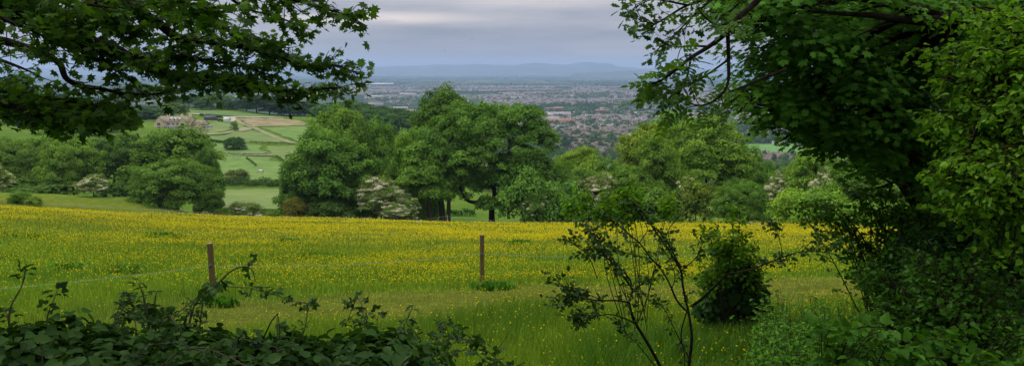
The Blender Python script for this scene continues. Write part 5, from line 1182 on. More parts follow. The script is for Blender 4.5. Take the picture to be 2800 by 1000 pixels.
# --- sycamore whose boughs hang in from the top left
def maple():
    rng = np.random.default_rng(501); bx, by = -7.5, 3.0; bz = h1(bx, by); r = empty('sycamore', (bx, by, bz)); tag(r, 'dark sycamore boughs sweeping in from the upper left corner', 'tree'); off = np.array([bx, by, bz])
    top = [(bx, by, bz - .5), (bx + .1, by + .1, bz + 1.5), (bx + .3, by + .3, bz + 3.0), (bx + .2, by + .3, bz + 5.0), (bx + .6, by, bz + 7.5)]
    tr = smooth_line(top, 5); root_pt = tr[9]
    B = []
    def bough(pts, r0, r1, w=1.0, frm=None):
        p = LP(pts)
        if frm is not None: p = np.concatenate([smooth_line([frm, (np.array(frm) + p[0]) / 2 + np.array([0, 0, .15]), p[0]], 4)[:-1], p])
        B.append((p, taper(p, r0, r1), w)); return p
    m1 = bough([(-80, -20, 6.0), (0, 14, 6.1), (82, 47, 6.2), (163, 80, 6.3), (245, 117, 6.4), (304, 133, 6.5), (353, 158, 6.6), (413, 185, 6.7), (473, 205, 6.8), (565, 209, 6.9), (640, 215, 7.0), (700, 228, 7.0), (780, 250, 7.0), (863, 243, 7.0), (930, 240, 6.9)], .095, .008, 1.0, root_pt)
    bough([(33, -5, 6.0), (109, 22, 6.2), (152, 54, 6.3), (206, 87, 6.4), (245, 117, 6.4)], .05, .045, .7, root_pt)
    bough([(-60, 108, 6.6), (0, 111, 6.6), (54, 125, 6.6), (120, 147, 6.6), (163, 174, 6.5), (179, 212, 6.4), (217, 235, 6.4), (272, 242, 6.3), (337, 256, 6.3), (413, 258, 6.2), (480, 250, 6.2)], .045, .006, .5, root_pt)
    bough([(255, -10, 5.5), (326, 11, 5.7), (380, 33, 5.9), (435, 65, 6.0), (489, 103, 6.1), (587, 114, 6.3), (701, 136, 6.5), (782, 163, 6.6), (863, 179, 6.6), (917, 179, 6.6), (985, 204, 6.6)], .05, .005, 1.25)
    bough([(360, -30, 6.8), (470, 30, 7.0), (560, 62, 7.1), (650, 92, 7.2), (740, 120, 7.3), (800, 160, 7.3)], .035, .006, 1.4)
    bough([(650, -20, 6.0), (740, -6, 6.0), (809, 2, 6.1), (879, 22, 6.1), (945, 41, 6.2), (1000, 70, 6.2)], .02, .004, 1.0)
    bough([(600, -30, 6.4), (650, 10, 6.5), (700, 33, 6.5), (754, 43, 6.5), (812, 72, 6.5)], .016, .004, .9)
    bough([(-70, 275, 5.5), (0, 282, 5.5), (65, 304, 5.5), (136, 320, 5.6), (190, 337, 5.7), (261, 318, 5.7), (320, 322, 5.8)], .035, .005, 1.5)
    bough([(-70, 235, 6.2), (0, 246, 6.2), (90, 262, 6.3), (170, 275, 6.3), (250, 290, 6.4), (330, 300, 6.4)], .025, .004, 1.7)
    bough([(353, 158, 6.6), (420, 150, 6.4), (500, 158, 6.3), (580, 168, 6.4), (660, 180, 6.5), (740, 205, 6.6)], .03, .005, 1.2)
    bough([(413, 185, 6.7), (480, 215, 6.8), (560, 225, 6.9), (640, 235, 7.0), (720, 240, 7.0), (790, 262, 7.0)], .025, .005, .8)
    bough([(82, 47, 6.2), (150, 38, 5.9), (220, 40, 5.8), (300, 52, 5.7), (380, 88, 5.7)], .028, .005, 1.2)
    bough([(163, 80, 6.3), (230, 145, 6.5), (300, 182, 6.6), (370, 222, 6.6)], .03, .005, 1.0)
    bough([(-40, 30, 5.2), (30, 60, 5.2), (100, 90, 5.3), (170, 130, 5.4)], .02, .005, 1.0)
    bough([(-40, 150, 7.5), (30, 175, 7.5), (80, 195, 7.5), (120, 215, 7.4)], .02, .005, .5)
    bough([(400, -40, 5.0), (470, -5, 5.1), (540, 18, 5.2), (620, 35, 5.3)], .02, .005, 1.1)
    bough([(0, 14, 6.1), (60, -5, 5.8), (140, -12, 5.6), (230, -8, 5.5)], .025, .006, .8)
    bough([(120, -30, 5.0), (200, 5, 5.1), (290, 20, 5.2)], .02, .006, .9)
    tw, trr, pos, nor, dr, sz = sprays(rng, [(b[0], b[2]) for b in B], 42, .31, 4.2, .074, droop=.25, jitter=.5)
    LB = [7, 8, 11, 15]
    t2, r2_, pos2, nor2, dr2, sz2 = sprays(rng, [(B[k][0], B[k][2]) for k in LB], 22, .3, 4.2, .08, droop=.25, jitter=.45)
    M['leaf_maple_pale'] = leaf_mat('leaf_maple_pale', (.035, .10, .010), (.11, .24, .018), .5, .04, tint=False); foliage('pale_leaves', rng, PALM, pos2, nor2, dr2, sz2, M['leaf_maple_pale'], r, off=off)  # paler leaf colour for a second set of sprays on some boughs
    wood_obj('trunk', [tr], [taper(tr, .38, .2)], M['bark'], r, off, 12)
    for b in B: wood_obj('branch', [b[0]], [b[1]], M['bark_dark'], r, off)
    wood_obj('twigs', tw, trr, M['twig'], r, off, 3)
    foliage('foliage', rng, PALM, pos, nor, dr, sz, M['leaf_maple'], r, off=off)
    # unseen crown overhead, put in to keep light off the ground near the viewer
    C = [(-6, 2, 4.5, 4.5, 4.5, 1.8), (-2, -1, 5, 5, 5, 1.8), (-9, -3, 4, 4, 4, 3), (-4, -5, 4, 5, 4, 3)]
    leaves_obj('crown', [crown(rng, [(c[0] - bx, c[1] - by, c[2] - bz, *c[3:]) for c in C], 260, 40, .26, (.6, 1.2))], M['leaf_shade'], r)
maple()

# --- mass of leaves in volumes described by centre, distance and size in the photo
def B3(px, py, Y, rx, ry, ry_depth): p = P(px, py, Y); s = Y / F; return (*p, rx * s, ry_depth, ry * s)
def mass(name, label, cat, base, blobs, shape, size, nclump, per, mat, tint, seed, cr, trunks=(), barkm='bark_dark', parts=(), wood_r=.05, flat=.7, up=.5, spokes=True, shell=.35):
    rng = np.random.default_rng(seed); bz = h1(*base); r = empty(name, (base[0], base[1], bz)); tag(r, label, cat); off = np.array([base[0], base[1], bz])
    bl = [(b[0] - off[0], b[1] - off[1], b[2] - bz, *b[3:]) for b in blobs]
    o = leaves_obj('foliage', [crown(rng, bl, nclump, per, size, cr, flat=flat, up=up, shape=shape, shell=shell)], M[mat], r)
    if tint: o.color = (*tint, 1)
    ps, rs = [], []
    for t in trunks: p = LP(t[0]); ps.append(p); rs.append(taper(p, t[1], t[2]))
    if ps:
        for p, rr in zip(ps, rs): wood_obj('branch', [p], [rr], M[barkm], r, off)
    if spokes:
        q, qr = [], []; root = np.array([0, 0, .0])
        for b in bl:
            c = np.array(b[:3]); st = root if not ps else ps[rng.integers(len(ps))][rng.integers(2, 6)] - off
            p = smooth_line([st, (st + c) / 2 + np.array([0, 0, .12 * np.linalg.norm(c - st)]), c], 5); q.append(p); qr.append(taper(p, wood_r, wood_r * .2))
            for _ in range(5):
                e = c + unit(rng, 1)[0] * np.array(b[3:]) * .85; q.append(smooth_line([c, (c + e) / 2 + rng.normal(0, .08, 3), e], 3)); qr.append(taper(q[-1], wood_r * .3, .004))
        wood_obj('stems', q, qr, M[barkm], r, (0, 0, 0), 5)
    return r
def spray_bush(name, label, cat, base, blobs, shape, lsize, nbr, per_m, tlen, nleaf, mat, tint, seed, r0=.012, droop=.3, start=.35, jitter=.6, upn=.7, barkm='twig', arc=.25, twig_r=.002, own_root=False, roots=None, spread=1.0):
    """arching branches that reach into each volume and carry leafy twigs"""
    rng = np.random.default_rng(seed); bz = h1(*base); r = empty(name, (base[0], base[1], bz)); tag(r, label, cat); off = np.array([base[0], base[1], bz]); paths, rad = [], []
    for bi, b in enumerate(blobs):
        c = np.array(b[:3]); R_ = np.array(b[3:])
        n = max(2, int(nbr * (b[3] * b[5]) / np.mean([q[3] * q[5] for q in blobs])))
        for _ in range(n):
            e = c + nrm(rng.normal(size=3)) * R_ * rng.uniform(.3, 1.0)
            if own_root: st = np.array([c[0] + rng.normal(0, R_[0] * .5), c[1] + rng.normal(0, R_[1] * .4), 0]); st[2] = h1(st[0], st[1])
            elif roots is not None: st = np.array(roots[bi % len(roots)]) + rng.normal(0, .12, 3)
            else: st = off + np.array([rng.normal(0, .15), rng.normal(0, .15), 0])
            d = e - st; L_ = np.linalg.norm(d); mid = st + d * .5 + np.array([0, 0, L_ * arc * rng.uniform(.3, 1.1)]) + rng.normal(0, .05 * L_, 3)
            end = e + np.array([d[0], d[1], 0]) / max(L_, .1) * rng.uniform(0, .25) - np.array([0, 0, rng.uniform(0, .15) * arc])
            p = smooth_line([st, mid, e, end], 5); paths.append(p); rad.append(taper(p, r0 * rng.uniform(.6, 1.1), .0018))
    tw, trr, pos, nor, dr, sz = sprays(rng, [(p, 1) for p in paths], per_m, tlen, nleaf, lsize, droop=droop, start=start, jitter=jitter, upn=upn, twig_r=twig_r, petiole=.4, tipbias=.3, spread=spread)
    wood_obj('stems', paths, rad, M[barkm], r, off, 5); wood_obj('twigs', tw, trr, M['twig'], r, off, 3)
    o = foliage('foliage', rng, shape, pos, nor, dr, sz, M[mat], r, off=off)
    if tint: o.color = (*tint, 1)
    return r
# great dark sycamore at the right
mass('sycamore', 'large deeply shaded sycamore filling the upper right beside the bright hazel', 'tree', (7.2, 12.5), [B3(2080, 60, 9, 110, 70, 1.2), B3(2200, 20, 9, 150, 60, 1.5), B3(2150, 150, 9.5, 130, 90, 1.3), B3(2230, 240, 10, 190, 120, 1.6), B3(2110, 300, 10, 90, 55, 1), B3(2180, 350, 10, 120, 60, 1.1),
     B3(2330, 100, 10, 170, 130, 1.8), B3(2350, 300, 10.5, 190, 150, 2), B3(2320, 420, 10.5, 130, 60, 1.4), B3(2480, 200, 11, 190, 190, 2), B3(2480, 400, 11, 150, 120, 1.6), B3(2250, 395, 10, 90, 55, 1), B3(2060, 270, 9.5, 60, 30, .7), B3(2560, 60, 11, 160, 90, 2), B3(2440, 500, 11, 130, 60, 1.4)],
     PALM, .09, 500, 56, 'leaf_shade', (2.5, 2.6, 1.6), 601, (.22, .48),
     [([(2860, -150, 9.5), (2790, 10, 9), (2700, 42, 8.6), (2660, 35, 8.5), (2590, 50, 8.4), (2540, 58, 8.3), (2470, 55, 8.2), (2380, 42, 8), (2300, 38, 8), (2210, 30, 7.9)], .10, .012), ([(2590, 50, 8.4), (2500, 22, 8.4), (2420, 15, 8.4), (2350, 30, 8.3)], .04, .01), ([(2710, 50, 8.6), (2620, 80, 8.5), (2560, 130, 8.4), (2480, 150, 8.3)], .035, .008), ([(2450, 60, 8.2), (2400, 75, 8.0), (2340, 100, 7.9)], .02, .006),
      ([(2720, 50, 8.6), (2750, 90, 8.3), (2820, 130, 8.2)], .03, .01), ([(2500, 440, 11), (2440, 330, 11), (2350, 270, 10.8), (2250, 250, 10.5), (2180, 290, 10.2), (2090, 330, 10), (2045, 370, 9.9)], .16, .02), ([(2600, 800, 12), (2560, 600, 12), (2520, 450, 11.5), (2500, 200, 11), (2450, -100, 11)], .26, .12)], wood_r=.06, flat=.7, up=1.3)
# leaves of the same kind behind it, coloured brighter as if lit from outside
mass('sycamore', 'pale green leaves, coloured as if sunlit, glimpsed above the dark sycamore bough', 'tree', (10.5, 19), [B3(2420, 70, 16, 110, 60, 1.5), B3(2480, 120, 16, 110, 50, 1.5), B3(2340, 140, 16, 80, 60, 1.2), B3(2560, 40, 17, 140, 80, 2), B3(2500, 250, 17, 120, 60, 1.5), B3(2380, 340, 17, 80, 50, 1.4)], PALM, .15, 150, 45, 'leaf_small', (2.0, 2.0, 1.4), 602, (.5, .8), wood_r=.05)
# hazel at the right edge
hz_b = [B3(2740, 60, 7.2, 110, 80, .8), B3(2780, 190, 7, 120, 100, .9), B3(2700, 230, 7, 90, 70, .7), B3(2660, 320, 7, 80, 60, .7), B3(2770, 340, 6.8, 120, 100, .8), B3(2640, 420, 6.8, 85, 45, .6), B3(2740, 470, 6.6, 130, 90, .8), B3(2580, 460, 6.8, 60, 30, .5), B3(2680, 545, 6.6, 110, 60, .7), B3(2790, 600, 6.4, 80, 90, .7), B3(2620, 140, 7.2, 60, 50, .6), B3(2600, 215, 7.1, 40, 20, .35)]
spray_bush('hazel', 'bright green hazel with rounded leaves down the right edge', 'shrub', (4.9, 7.0), hz_b, ROUND, .058, 15, 13, .30, 3.2, 'leaf_hazel', None, 603, r0=.02, arc=.3, start=.3, roots=[P(2900, 260, 7.4), P(2860, 100, 7.4), P(2880, 480, 7.2), P(2920, 650, 7)], jitter=.55, droop=.45)
mass('hazel', 'inner leaves of the hazel coloured dark for the shade at its heart', 'shrub', (5.1, 7.6), [B3(2800, 130, 8, 110, 140, .6), B3(2790, 380, 7.8, 120, 140, .6), B3(2790, 600, 7.4, 90, 90, .5)], ROUND, .06, 160, 30, 'leaf_shade', (1.4, 1.6, 1.0), 633, (.2, .35), wood_r=.02)  # inner leaves take the dark leaf colour to stand for shade
# oak and ash sprays at the top right of the gap
def oak_ash():
    rng = np.random.default_rng(604); base = (5.5, 9.5); bz = h1(*base); off = np.array([*base, bz])
    r = empty('ash_tree', (base[0], base[1], bz)); tag(r, 'ash bough with long curved twigs hanging against the town, right of the gap', 'tree')
    L_ = [([(2180, -90, 5.6), (2110, -40, 5.4), (2068, 5, 5.3), (2014, 54, 5.2), (1987, 90, 5.15), (1938, 128, 5.1), (1889, 158, 5.05), (1850, 190, 5), (1813, 217, 5), (1765, 236, 5)], .026, .005, 1.0),
          ([(1990, 92, 5.15), (1992, 163, 5.1), (1990, 228, 5.05), (1965, 266, 5), (1922, 288, 5), (1875, 280, 4.95)], .014, .004, .8), ([(2150, 190, 5.3), (2079, 217, 5.2), (2041, 234, 5.15), (1992, 253, 5.1)], .012, .006, .3),
          ([(1938, 128, 5.1), (1895, 126, 5.1), (1845, 128, 5.1), (1800, 110, 5.1)], .009, .004, .9), ([(1889, 158, 5.05), (1880, 205, 5), (1860, 250, 5), (1835, 280, 5)], .008, .003, 1.0), ([(1992, 163, 5.1), (1940, 200, 5.1), (1900, 225, 5.1), (1850, 232, 5)], .008, .003, 1.1),
          ([(2041, 234, 5.15), (2020, 262, 5.1), (1985, 285, 5.1), (1950, 275, 5.1)], .008, .003, .5), ([(2014, 54, 5.2), (1965, 70, 5.2), (1930, 50, 5.2), (1905, 20, 5.2)], .01, .004, .6)]
    paths = [(LP(q[0]), q) for q in L_]
    tw, trr, pos, nor, dr, sz = sprays(rng, [(p, q[3]) for p, q in paths], 13, .24, 1.5, .145, droop=.55, start=.25, jitter=.55, petiole=.05, twig_r=.0028, tipbias=.6)
    for p, q in paths: wood_obj('branch', [p], [taper(p, q[1], q[2])], M['bark_dark'], r, off, 6)
    wood_obj('twigs', tw, trr, M['twig'], r, off, 3)
    M['leaf_ash'] = leaf_mat('leaf_ash', (.03, .085, .012), (.09, .19, .02), .5, .06, tint=False)
    foliage('foliage', rng, ASH, pos, nor, dr, sz, M['leaf_ash'], r, off=off)
    r2 = empty('oak_tree', (base[0] + .6, base[1] + 1, bz)); tag(r2, 'oak spray with lobed leaves dark against the sky at the top of the gap', 'tree'); off2 = np.array([base[0] + .6, base[1] + 1, bz])
    Q = [([(2150, -70, 6), (2040, -30, 5.9), (1950, -5, 5.8), (1880, 15, 5.8), (1820, 50, 5.8), (1760, 85, 5.8)], .02, .004, 1.2), ([(1880, 15, 5.8), (1830, 5, 5.8), (1780, 0, 5.8), (1730, 25, 5.8)], .01, .003, 1.3), ([(1950, -5, 5.8), (1900, 40, 5.7), (1855, 85, 5.7), (1820, 120, 5.7)], .01, .003, 1.3), ([(1790, 66, 5.8), (1750, 60, 5.8), (1722, 90, 5.8)], .006, .002, 1.4),
         ([(2060, -35, 5.9), (2010, 20, 5.8), (1975, 45, 5.8)], .01, .003, 1.0)]
    paths = [(LP(q[0]), q) for q in Q]
    tw, trr, pos, nor, dr, sz = sprays(rng, [(p, q[3]) for p, q in paths], 20, .26, 3.5, .075, droop=.3, start=.15, jitter=.6, twig_r=.003)
    for p, q in paths: wood_obj('branch', [p], [taper(p, q[1], q[2])], M['bark_dark'], r2, off2, 6)
    wood_obj('twigs', tw, trr, M['twig'], r2, off2, 3); foliage('foliage', rng, OAK, pos, nor, dr, sz, M['leaf_maple'], r2, off=off2)
oak_ash()
# --- the thin dark sapling before the meadow
def sapling():
    rng = np.random.default_rng(605); base = (A(1900) * 6.2, 6.2); bz = h1(*base); off = np.array([*base, bz]); r = empty('sapling', (base[0], base[1], bz)); tag(r, 'sparse dark sapling with many bare leaning stems before the meadow', 'sapling')
    c = lambda pts, Y: [(1400 + x / 1.84, 500 + y / 1.84, Y + .15 * math.sin(x * .01)) for x, y in pts]
    S = [(c([(765, 960), (745, 918), (680, 800), (620, 700), (590, 600), (605, 540), (560, 470), (470, 370), (375, 350), (290, 290)], 5.6), .018, .004, .5),
         (c([(605, 540), (590, 480), (520, 400), (440, 300), (390, 240)], 5.6), .010, .003, .9), (c([(590, 600), (520, 590), (450, 590), (330, 575), (270, 530), (205, 472)], 5.6), .009, .003, .9), (c([(610, 700), (540, 670), (480, 660), (400, 672), (320, 680)], 5.6), .008, .003, .9),
         (c([(605, 540), (650, 510), (700, 480), (715, 440)], 5.6), .007, .003, .6), (c([(450, 590), (380, 560), (300, 560), (230, 590)], 5.6), .005, .002, 1.0), (c([(430, 480), (400, 400), (370, 350), (340, 310)], 5.6), .005, .002, .5),
         (c([(895, 980), (890, 918), (905, 780), (890, 660), (860, 520), (850, 440), (800, 330), (745, 250), (690, 200), (640, 120)], 6.1), .018, .005, .5), (c([(850, 440), (790, 340), (720, 240), (660, 150), (600, 90)], 6.05), .012, .004, .4),
         (c([(885, 650), (830, 590), (790, 500), (740, 420), (700, 380), (640, 300), (560, 235), (500, 190), (430, 150)], 6.0), .012, .004, .5), (c([(850, 440), (900, 400), (940, 355), (960, 300)], 6.1), .008, .003, .7), (c([(770, 290), (790, 230), (830, 180), (880, 130)], 6.1), .007, .003, .4),
         (c([(900, 620), (950, 585), (1000, 540), (1050, 490), (1095, 455), (1150, 448), (1200, 435), (1290, 400), (1370, 370), (1460, 345), (1590, 350), (1680, 385)], 6.2), .014, .004, .35), (c([(1460, 345), (1500, 300), (1570, 290), (1640, 320)], 6.2), .005, .002, .9), (c([(1360, 372), (1350, 300), (1330, 230), (1300, 200)], 6.2), .005, .002, .9),
         (c([(880, 640), (850, 760), (870, 880), (860, 960)], 6.2), .008, .006, .2), (c([(900, 900), (830, 760), (770, 640), (730, 600)], 5.9), .007, .003, .5), (c([(720, 920), (640, 820), (560, 740), (540, 680)], 5.9), .006, .003, .3), (c([(700, 380), (630, 365), (560, 350), (500, 360)], 6), .006, .003, .5), (c([(640, 300), (680, 240), (670, 200), (650, 160)], 6), .005, .003, .3), (c([(800, 540), (820, 470), (790, 380), (760, 330)], 6), .006, .003, .4)]
    paths = [(LP(q[0], 4), q) for q in S]
    tw, trr, pos, nor, dr, sz = sprays(rng, [(p, q[3]) for p, q in paths], 46, .17, 4.4, .042, droop=.15, start=.28, jitter=.7, twig_r=.0018, tipbias=.5, petiole=.35)
    for p, q in paths: wood_obj('stem', [p], [taper(p, q[1] * .78, q[2] * .8)], M['bark_dark'], r, off, 6)
    wood_obj('twigs', tw, trr, M['twig'], r, off, 3); foliage('foliage', rng, OVAL, pos, nor, dr, sz, M['leaf_small'], r, tint=(.62, .75, .62), off=off)
sapling()
# green bushy top behind the sapling, ivy covered stump, young shrub
spray_bush('elder', 'loose green shrub whose leafy top rises above the meadow behind the sapling stems', 'shrub', (A(1760) * 11.3, 11.3), [B3(1740, 555, 11.3, 95, 38, 0.64), B3(1650, 560, 11.3, 70, 28, 0.48), B3(1810, 570, 11.3, 80, 24, 0.48), B3(1700, 585, 11.3, 90, 20, 0.48), B3(1590, 575, 11.3, 30, 30, 0.40)], OVAL, .08, 2.6, 14, .26, 3.4, 'leaf_hazel', None, 606, r0=.009, start=.84, arc=.03)
mass('ivy_stump', 'dark ivy smothered stump in the long grass under the arching stem', 'ivy', (A(2005) * 11.6, 11.6), [B3(2010, 830, 11.6, 62, 80, 0.40), B3(2020, 885, 11.6, 62, 30, 0.48), B3(1965, 870, 11.6, 44, 34, 0.40), B3(2050, 845, 11.6, 24, 60, 0.32), B3(2012, 760, 11.6, 22, 30, 0.24), B3(1975, 800, 11.6, 20, 40, 0.24)], ROUND, .085, 150, 38, 'leaf_shade', (.8, .95, .8), 607, (.13, .27), [([(2010, 920, 11.6), (2005, 850, 11.6), (2012, 770, 11.6), (2015, 725, 11.6)], .18, .06)], wood_r=.008, flat=.9, up=.2)
spray_bush('young_shrub', 'upright light green shrub growing up through the ivy stump', 'shrub', (A(2010) * 11.3, 11.3), [B3(2000, 650, 11.3, 50, 75, 0.40), B3(2035, 690, 11.3, 40, 50, 0.40), B3(1970, 690, 11.3, 30, 50, 0.32), B3(2010, 590, 11.3, 30, 30, 0.24), B3(1940, 650, 11.3, 16, 45, 0.24), B3(1925, 760, 11.3, 20, 60, 0.24), B3(2060, 780, 11.3, 25, 60, 0.24), B3(1975, 770, 11.3, 40, 60, 0.32)], OVAL, .07, 5, 13, .24, 3, 'leaf_hazel', None, 608, r0=.007, start=.6, arc=.03)
# --- lower right thicket, several shrubs one behind another
M['leaf_nettle'] = leaf_mat('leaf_nettle', (.03, .09, .012), (.11, .23, .03), .4, .03, tint=True)
spray_bush('thicket', 'tangled mid green bramble thicket bordering the right end of the buttercups', 'shrub', (A(2480) * 9.6, 9.6), [B3(2400, 565, 10.2, 110, 50, .8), B3(2520, 600, 10, 130, 80, .9), B3(2290, 600, 10.4, 70, 24, .4), B3(2640, 620, 9.5, 140, 100, .9), B3(2480, 700, 9.4, 90, 60, .7), B3(2200, 575, 10.8, 60, 22, .4)], OVAL, .075, 18, 11, .26, 3, 'leaf_nettle', (.75, .9, .6), 609, r0=.014, start=.3, arc=.3)
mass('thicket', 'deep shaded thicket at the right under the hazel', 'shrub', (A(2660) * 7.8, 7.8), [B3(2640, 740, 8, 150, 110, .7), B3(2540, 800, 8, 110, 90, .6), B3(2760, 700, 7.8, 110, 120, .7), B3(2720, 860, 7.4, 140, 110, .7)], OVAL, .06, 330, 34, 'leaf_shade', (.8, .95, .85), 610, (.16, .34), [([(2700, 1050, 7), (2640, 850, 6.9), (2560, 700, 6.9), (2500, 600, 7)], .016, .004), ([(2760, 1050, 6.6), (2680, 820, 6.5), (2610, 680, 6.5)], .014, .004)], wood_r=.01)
spray_bush('dogwood', 'mid green shrub with criss cross stems before the deep shaded thicket', 'shrub', (A(2620) * 6.4, 6.4), [B3(2560, 740, 6.8, 110, 90, .6), B3(2690, 780, 6.4, 120, 110, .6), B3(2480, 840, 6.8, 80, 70, .5), B3(2600, 880, 6.2, 120, 80, .5), B3(2760, 900, 6, 90, 90, .5), B3(2420, 780, 7.2, 60, 60, .4)], OVAL, .058, 20, 13, .24, 3, 'leaf_nettle', (.6, .75, .55), 614, r0=.009, start=.3, arc=.25)
def nettles(label, px0, px1, Y0, Y1, n, seed, h0, tint, ls=.065, pairs=7, top=None):
    rng = np.random.default_rng(seed); paths, rad, pos, nor, dr, sz = [], [], [], [], [], []
    for _ in range(n):
        yy = rng.uniform(Y0, Y1); a = A(rng.uniform(px0, px1)); x = a * yy; z = h1(x, yy); hh = h0 * rng.uniform(.45, 1.15); ln = rng.normal(0, .16, 2) * hh
        p = smooth_line([(x, yy, z - .03), (x + ln[0] * .3, yy + ln[1] * .3, z + hh * .5), (x + ln[0], yy + ln[1], z + hh)], 5); paths.append(p); rad.append(taper(p, .004, .0015)); ph = rng.uniform(0, 3)
        for k in range(pairs):
            f = .22 + .78 * (k + 1) / pairs; q = p[min(len(p) - 1, int(f * (len(p) - 1)))]; s_ = ls * (1.25 - .75 * f) * rng.uniform(.75, 1.25)
            for sg in (0, math.pi):
                an = ph + k * 1.57 + sg + rng.normal(0, .2); d = np.array([math.cos(an), math.sin(an), rng.uniform(-.5, .25)]); pos.append(q); dr.append(d); nor.append(np.array([-d[2] * d[0], -d[2] * d[1], 1.0]) + rng.normal(0, .25, 3)); sz.append(s_)
    b = paths[0][0]; off = np.array([b[0], b[1], h1(b[0], b[1])]); r = empty('nettle_patch', tuple(off)); tag(r, label, 'nettles')
    wood_obj('stems', paths, rad, M['stem_green'], r, off, 4); o = foliage('foliage', rng, OVAL, np.array(pos), np.array(nor), np.array(dr), np.array(sz), M['leaf_nettle'], r, off=off); o.color = (*tint, 1)
nettles('knee high nettles filling the lower right corner', 2240, 2860, 4.3, 6.4, 900, 611, .62, (.75, .95, .65), .075)
nettles('paler nettles and tall weeds between the ivy stump and the thicket', 2090, 2420, 6.2, 9.6, 620, 612, .8, (1.25, 1.45, .9), .085)
nettles('fringe of young nettles at the bottom below the ivy stump', 1900, 2240, 5.0, 7.6, 260, 615, .42, (.9, 1.1, .7), .06)
spray_bush('nettle_patch', 'broad leaved dock clump with drooping leaves near the bottom right', 'weeds', (A(2330) * 5.4, 5.4), [B3(2330, 930, 5.4, 120, 60, .4), B3(2480, 960, 5.0, 120, 60, .4), B3(2680, 980, 4.8, 120, 60, .4)], ROUND, .075, 9, 8, .2, 2, 'leaf_nettle', (.8, 1.0, .65), 616, r0=.006, start=.4, arc=.3)
# --- brambles along the bottom left
def bramble(label, px0, px1, ytop, Y, n, seed, stems=(), size=.055):
    rng = np.random.default_rng(seed); base = (A((px0 + px1) / 2) * Y, Y); bz = h1(*base); off = np.array([*base, bz]); r = empty('bramble', (base[0], base[1], bz)); tag(r, label, 'bramble')
    paths, rad = [], []
    for k in range(n):
        px = px0 + (px1 - px0) * (k + rng.random()) / n; yy = Y + rng.uniform(-.45, .45); a = A(px); x0 = a * yy + rng.normal(0, .1); z0_ = h1(x0, yy)
        zt = P(px, (ytop(px) if callable(ytop) else ytop) + abs(rng.normal(0, 45)) + 5, yy)[2]; hh = max(.25, zt - z0_); lean = rng.normal(0, .28, 2) * hh; bend = rng.random() < .45
        p = smooth_line([(x0, yy, z0_ - .05), (x0 + lean[0] * .3, yy + lean[1] * .3, z0_ + hh * .5), (x0 + lean[0], yy + lean[1], z0_ + hh)] + ([(x0 + lean[0] * 1.9, yy + lean[1] * 1.6, z0_ + hh * .86)] if bend else []), 5)
        paths.append(p); rad.append(taper(p, .0055, .002))
    for s in stems: p = LP(s[0]); paths.append(p); rad.append(taper(p, s[1], s[2]))
    tw, trr, pos, nor, dr, sz = sprays(rng, [(p, 1) for p in paths], 19, .075, 1.2, size * .98, droop=.2, start=.12, jitter=.5, twig_r=.0016, petiole=.25, upn=.9)
    for p, q in zip(paths[:90], rad[:90]): wood_obj('cane', [p], [q], M['stem_green'], r, off, 5)
    wood_obj('leaf_stalks', tw, trr, M['stem_green'], r, off, 3); foliage('foliage', rng, TRI, pos, nor, dr, sz, M['leaf_bramble'], r, off=off)
bramble('tall dark bramble rising at the far left edge', -60, 150, lambda px: 830 + abs(px - 40) * 1.1, 3.3, 22, 701, [([(40, 1000, 3.3), (25, 860, 3.3), (60, 780, 3.3), (72, 720, 3.3)], .006, .002)])
bramble('dark bramble between the tall left one and the forked shoot', 130, 340, 955, 3.4, 18, 702, [([(140, 1000, 3.4), (128, 880, 3.4), (150, 810, 3.4)], .005, .002)])
bramble('bramble with a tall forked shoot', 320, 480, 965, 3.3, 14, 703, [([(418, 960, 3.3), (405, 880, 3.3), (392, 810, 3.3), (380, 775, 3.3)], .006, .0025), ([(405, 900, 3.3), (420, 850, 3.3), (428, 800, 3.3), (445, 795, 3.3)], .005, .002)])
bramble('bramble with one long arching runner before the first wooden post', 470, 720, 985, 3.4, 18, 704, [([(505, 990, 3.4), (520, 870, 3.4), (545, 815, 3.4), (590, 780, 3.4), (630, 742, 3.4), (665, 728, 3.4), (690, 738, 3.4), (698, 768, 3.4)], .006, .002), ([(540, 940, 3.4), (550, 860, 3.4), (556, 800, 3.4)], .005, .002)])
bramble('low bramble with bare upright tips left of the rounded one', 700, 930, 975, 3.3, 16, 705, [([(810, 960, 3.3), (835, 890, 3.3), (842, 830, 3.3)], .004, .0015), ([(760, 960, 3.3), (757, 870, 3.3)], .004, .0015)])
bramble('rounded bramble bush with broad leaves at the bottom centre', 930, 1200, lambda px: 885 + abs(px - 1030) * .8, 3.6, 28, 706, [([(1020, 1000, 3.6), (1005, 900, 3.6), (1000, 840, 3.6)], .006, .002), ([(1060, 960, 3.6), (1100, 900, 3.6), (1128, 838, 3.6)], .005, .002), ([(1180, 1000, 3.6), (1150, 930, 3.6), (1110, 880, 3.6)], .005, .002)], size=.052)
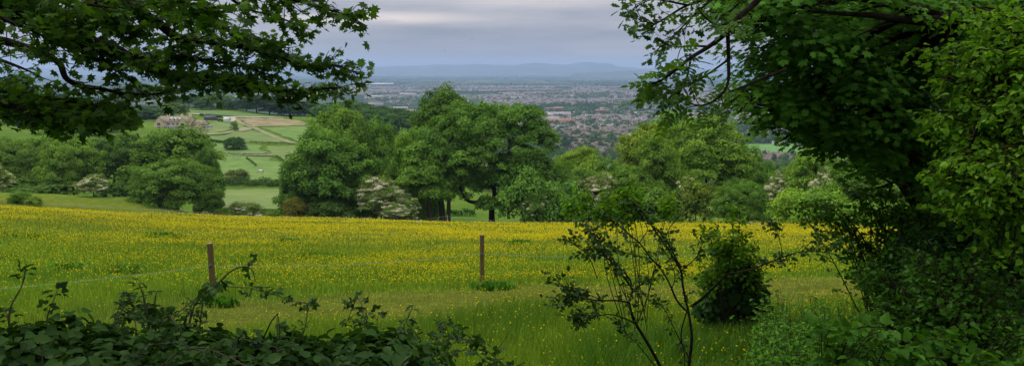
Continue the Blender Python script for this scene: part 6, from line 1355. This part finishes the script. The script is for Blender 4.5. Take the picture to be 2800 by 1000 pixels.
# leaf litter layer of low plants that fills the bottom left edge
mass('ground_ivy', 'low shaded greenery under the brambles along the bottom edge', 'ground cover plant', (A(500) * 3, 3.0), [B3(60, 1000, 3.1, 160, 60, .3), B3(300, 1015, 3.1, 160, 40, .3), B3(520, 1015, 3.1, 160, 40, .3), B3(760, 1030, 3.1, 160, 40, .3), B3(1000, 1025, 3.2, 160, 50, .3)], ROUND, .05, 200, 26, 'leaf_bramble', None, 613, (.08, .15), wood_r=.004)
# long grass at the foot of the sapling
def long_grass(label, px0, px1, Y0, Y1, n, seed, hgt=.5):
    rng = np.random.default_rng(seed); yy = Y0 + (Y1 - Y0) * rng.beta(1.6, 1.8, n); x = np.array([A(p) for p in px0 + (px1 - px0) * rng.beta(1.7, 1.7, n)]) * yy + rng.normal(0, .25, n); z = H(x, yy); bx, by = float(x.mean()), float(yy.mean()); r = empty('long_grass', (bx, by, h1(bx, by))); tag(r, label, 'grass')
    hh = hgt * rng.uniform(.35, 1.25, n) * (.7 + .5 * vn(x, yy, 1.6, seed)); la = rng.uniform(0, 6.28, n); ln = rng.uniform(.1, .5, n) * hh; dx = np.cos(la) * ln; dy = np.sin(la) * ln; w_ = rng.uniform(.002, .005, n); wa = rng.uniform(0, 6.28, n); wx, wy = np.cos(wa) * w_, np.sin(wa) * w_
    rows_ = []
    for f, wf in ((0, 1), (.4, 1), (.75, .7), (1, .1)):
        cx_ = x + dx * f * f - bx; cy_ = yy + dy * f * f - by; cz = z - .02 + hh * (f - .15 * f * f) - r.location.z
        rows_ += [np.stack([cx_ - wx * wf, cy_ - wy * wf, cz], 1), np.stack([cx_ + wx * wf, cy_ + wy * wf, cz], 1)]
    V = np.stack(rows_, 1).reshape(-1, 3); o = (np.arange(n) * 8)[:, None, None]; Fq = (np.array([[0, 1, 3, 2], [2, 3, 5, 4], [4, 5, 7, 6]])[None] + o).reshape(-1, 4)
    o = mesh_obj('grass_blades', V, Fq, M['leaf_small'], r, attrs={'tone': np.repeat(rng.random(n), 8)}); o.color = (2.0, 2.1, 1.0, 1)
long_grass('tall lush grass around the foot of the sapling', 1640, 2140, 5.0, 7.4, 9000, 801, .42)
long_grass('tall shaded grass in the lower right corner', 2100, 2500, 5.0, 7.0, 3500, 802, .5)
long_grass('rank grass and weeds round the foot of the ivy stump', 1820, 2230, 8.6, 11.8, 6500, 803, .36)
long_grass('long grass stems standing left of the ivy stump', 1600, 1850, 7.5, 11.0, 2600, 804, .45)
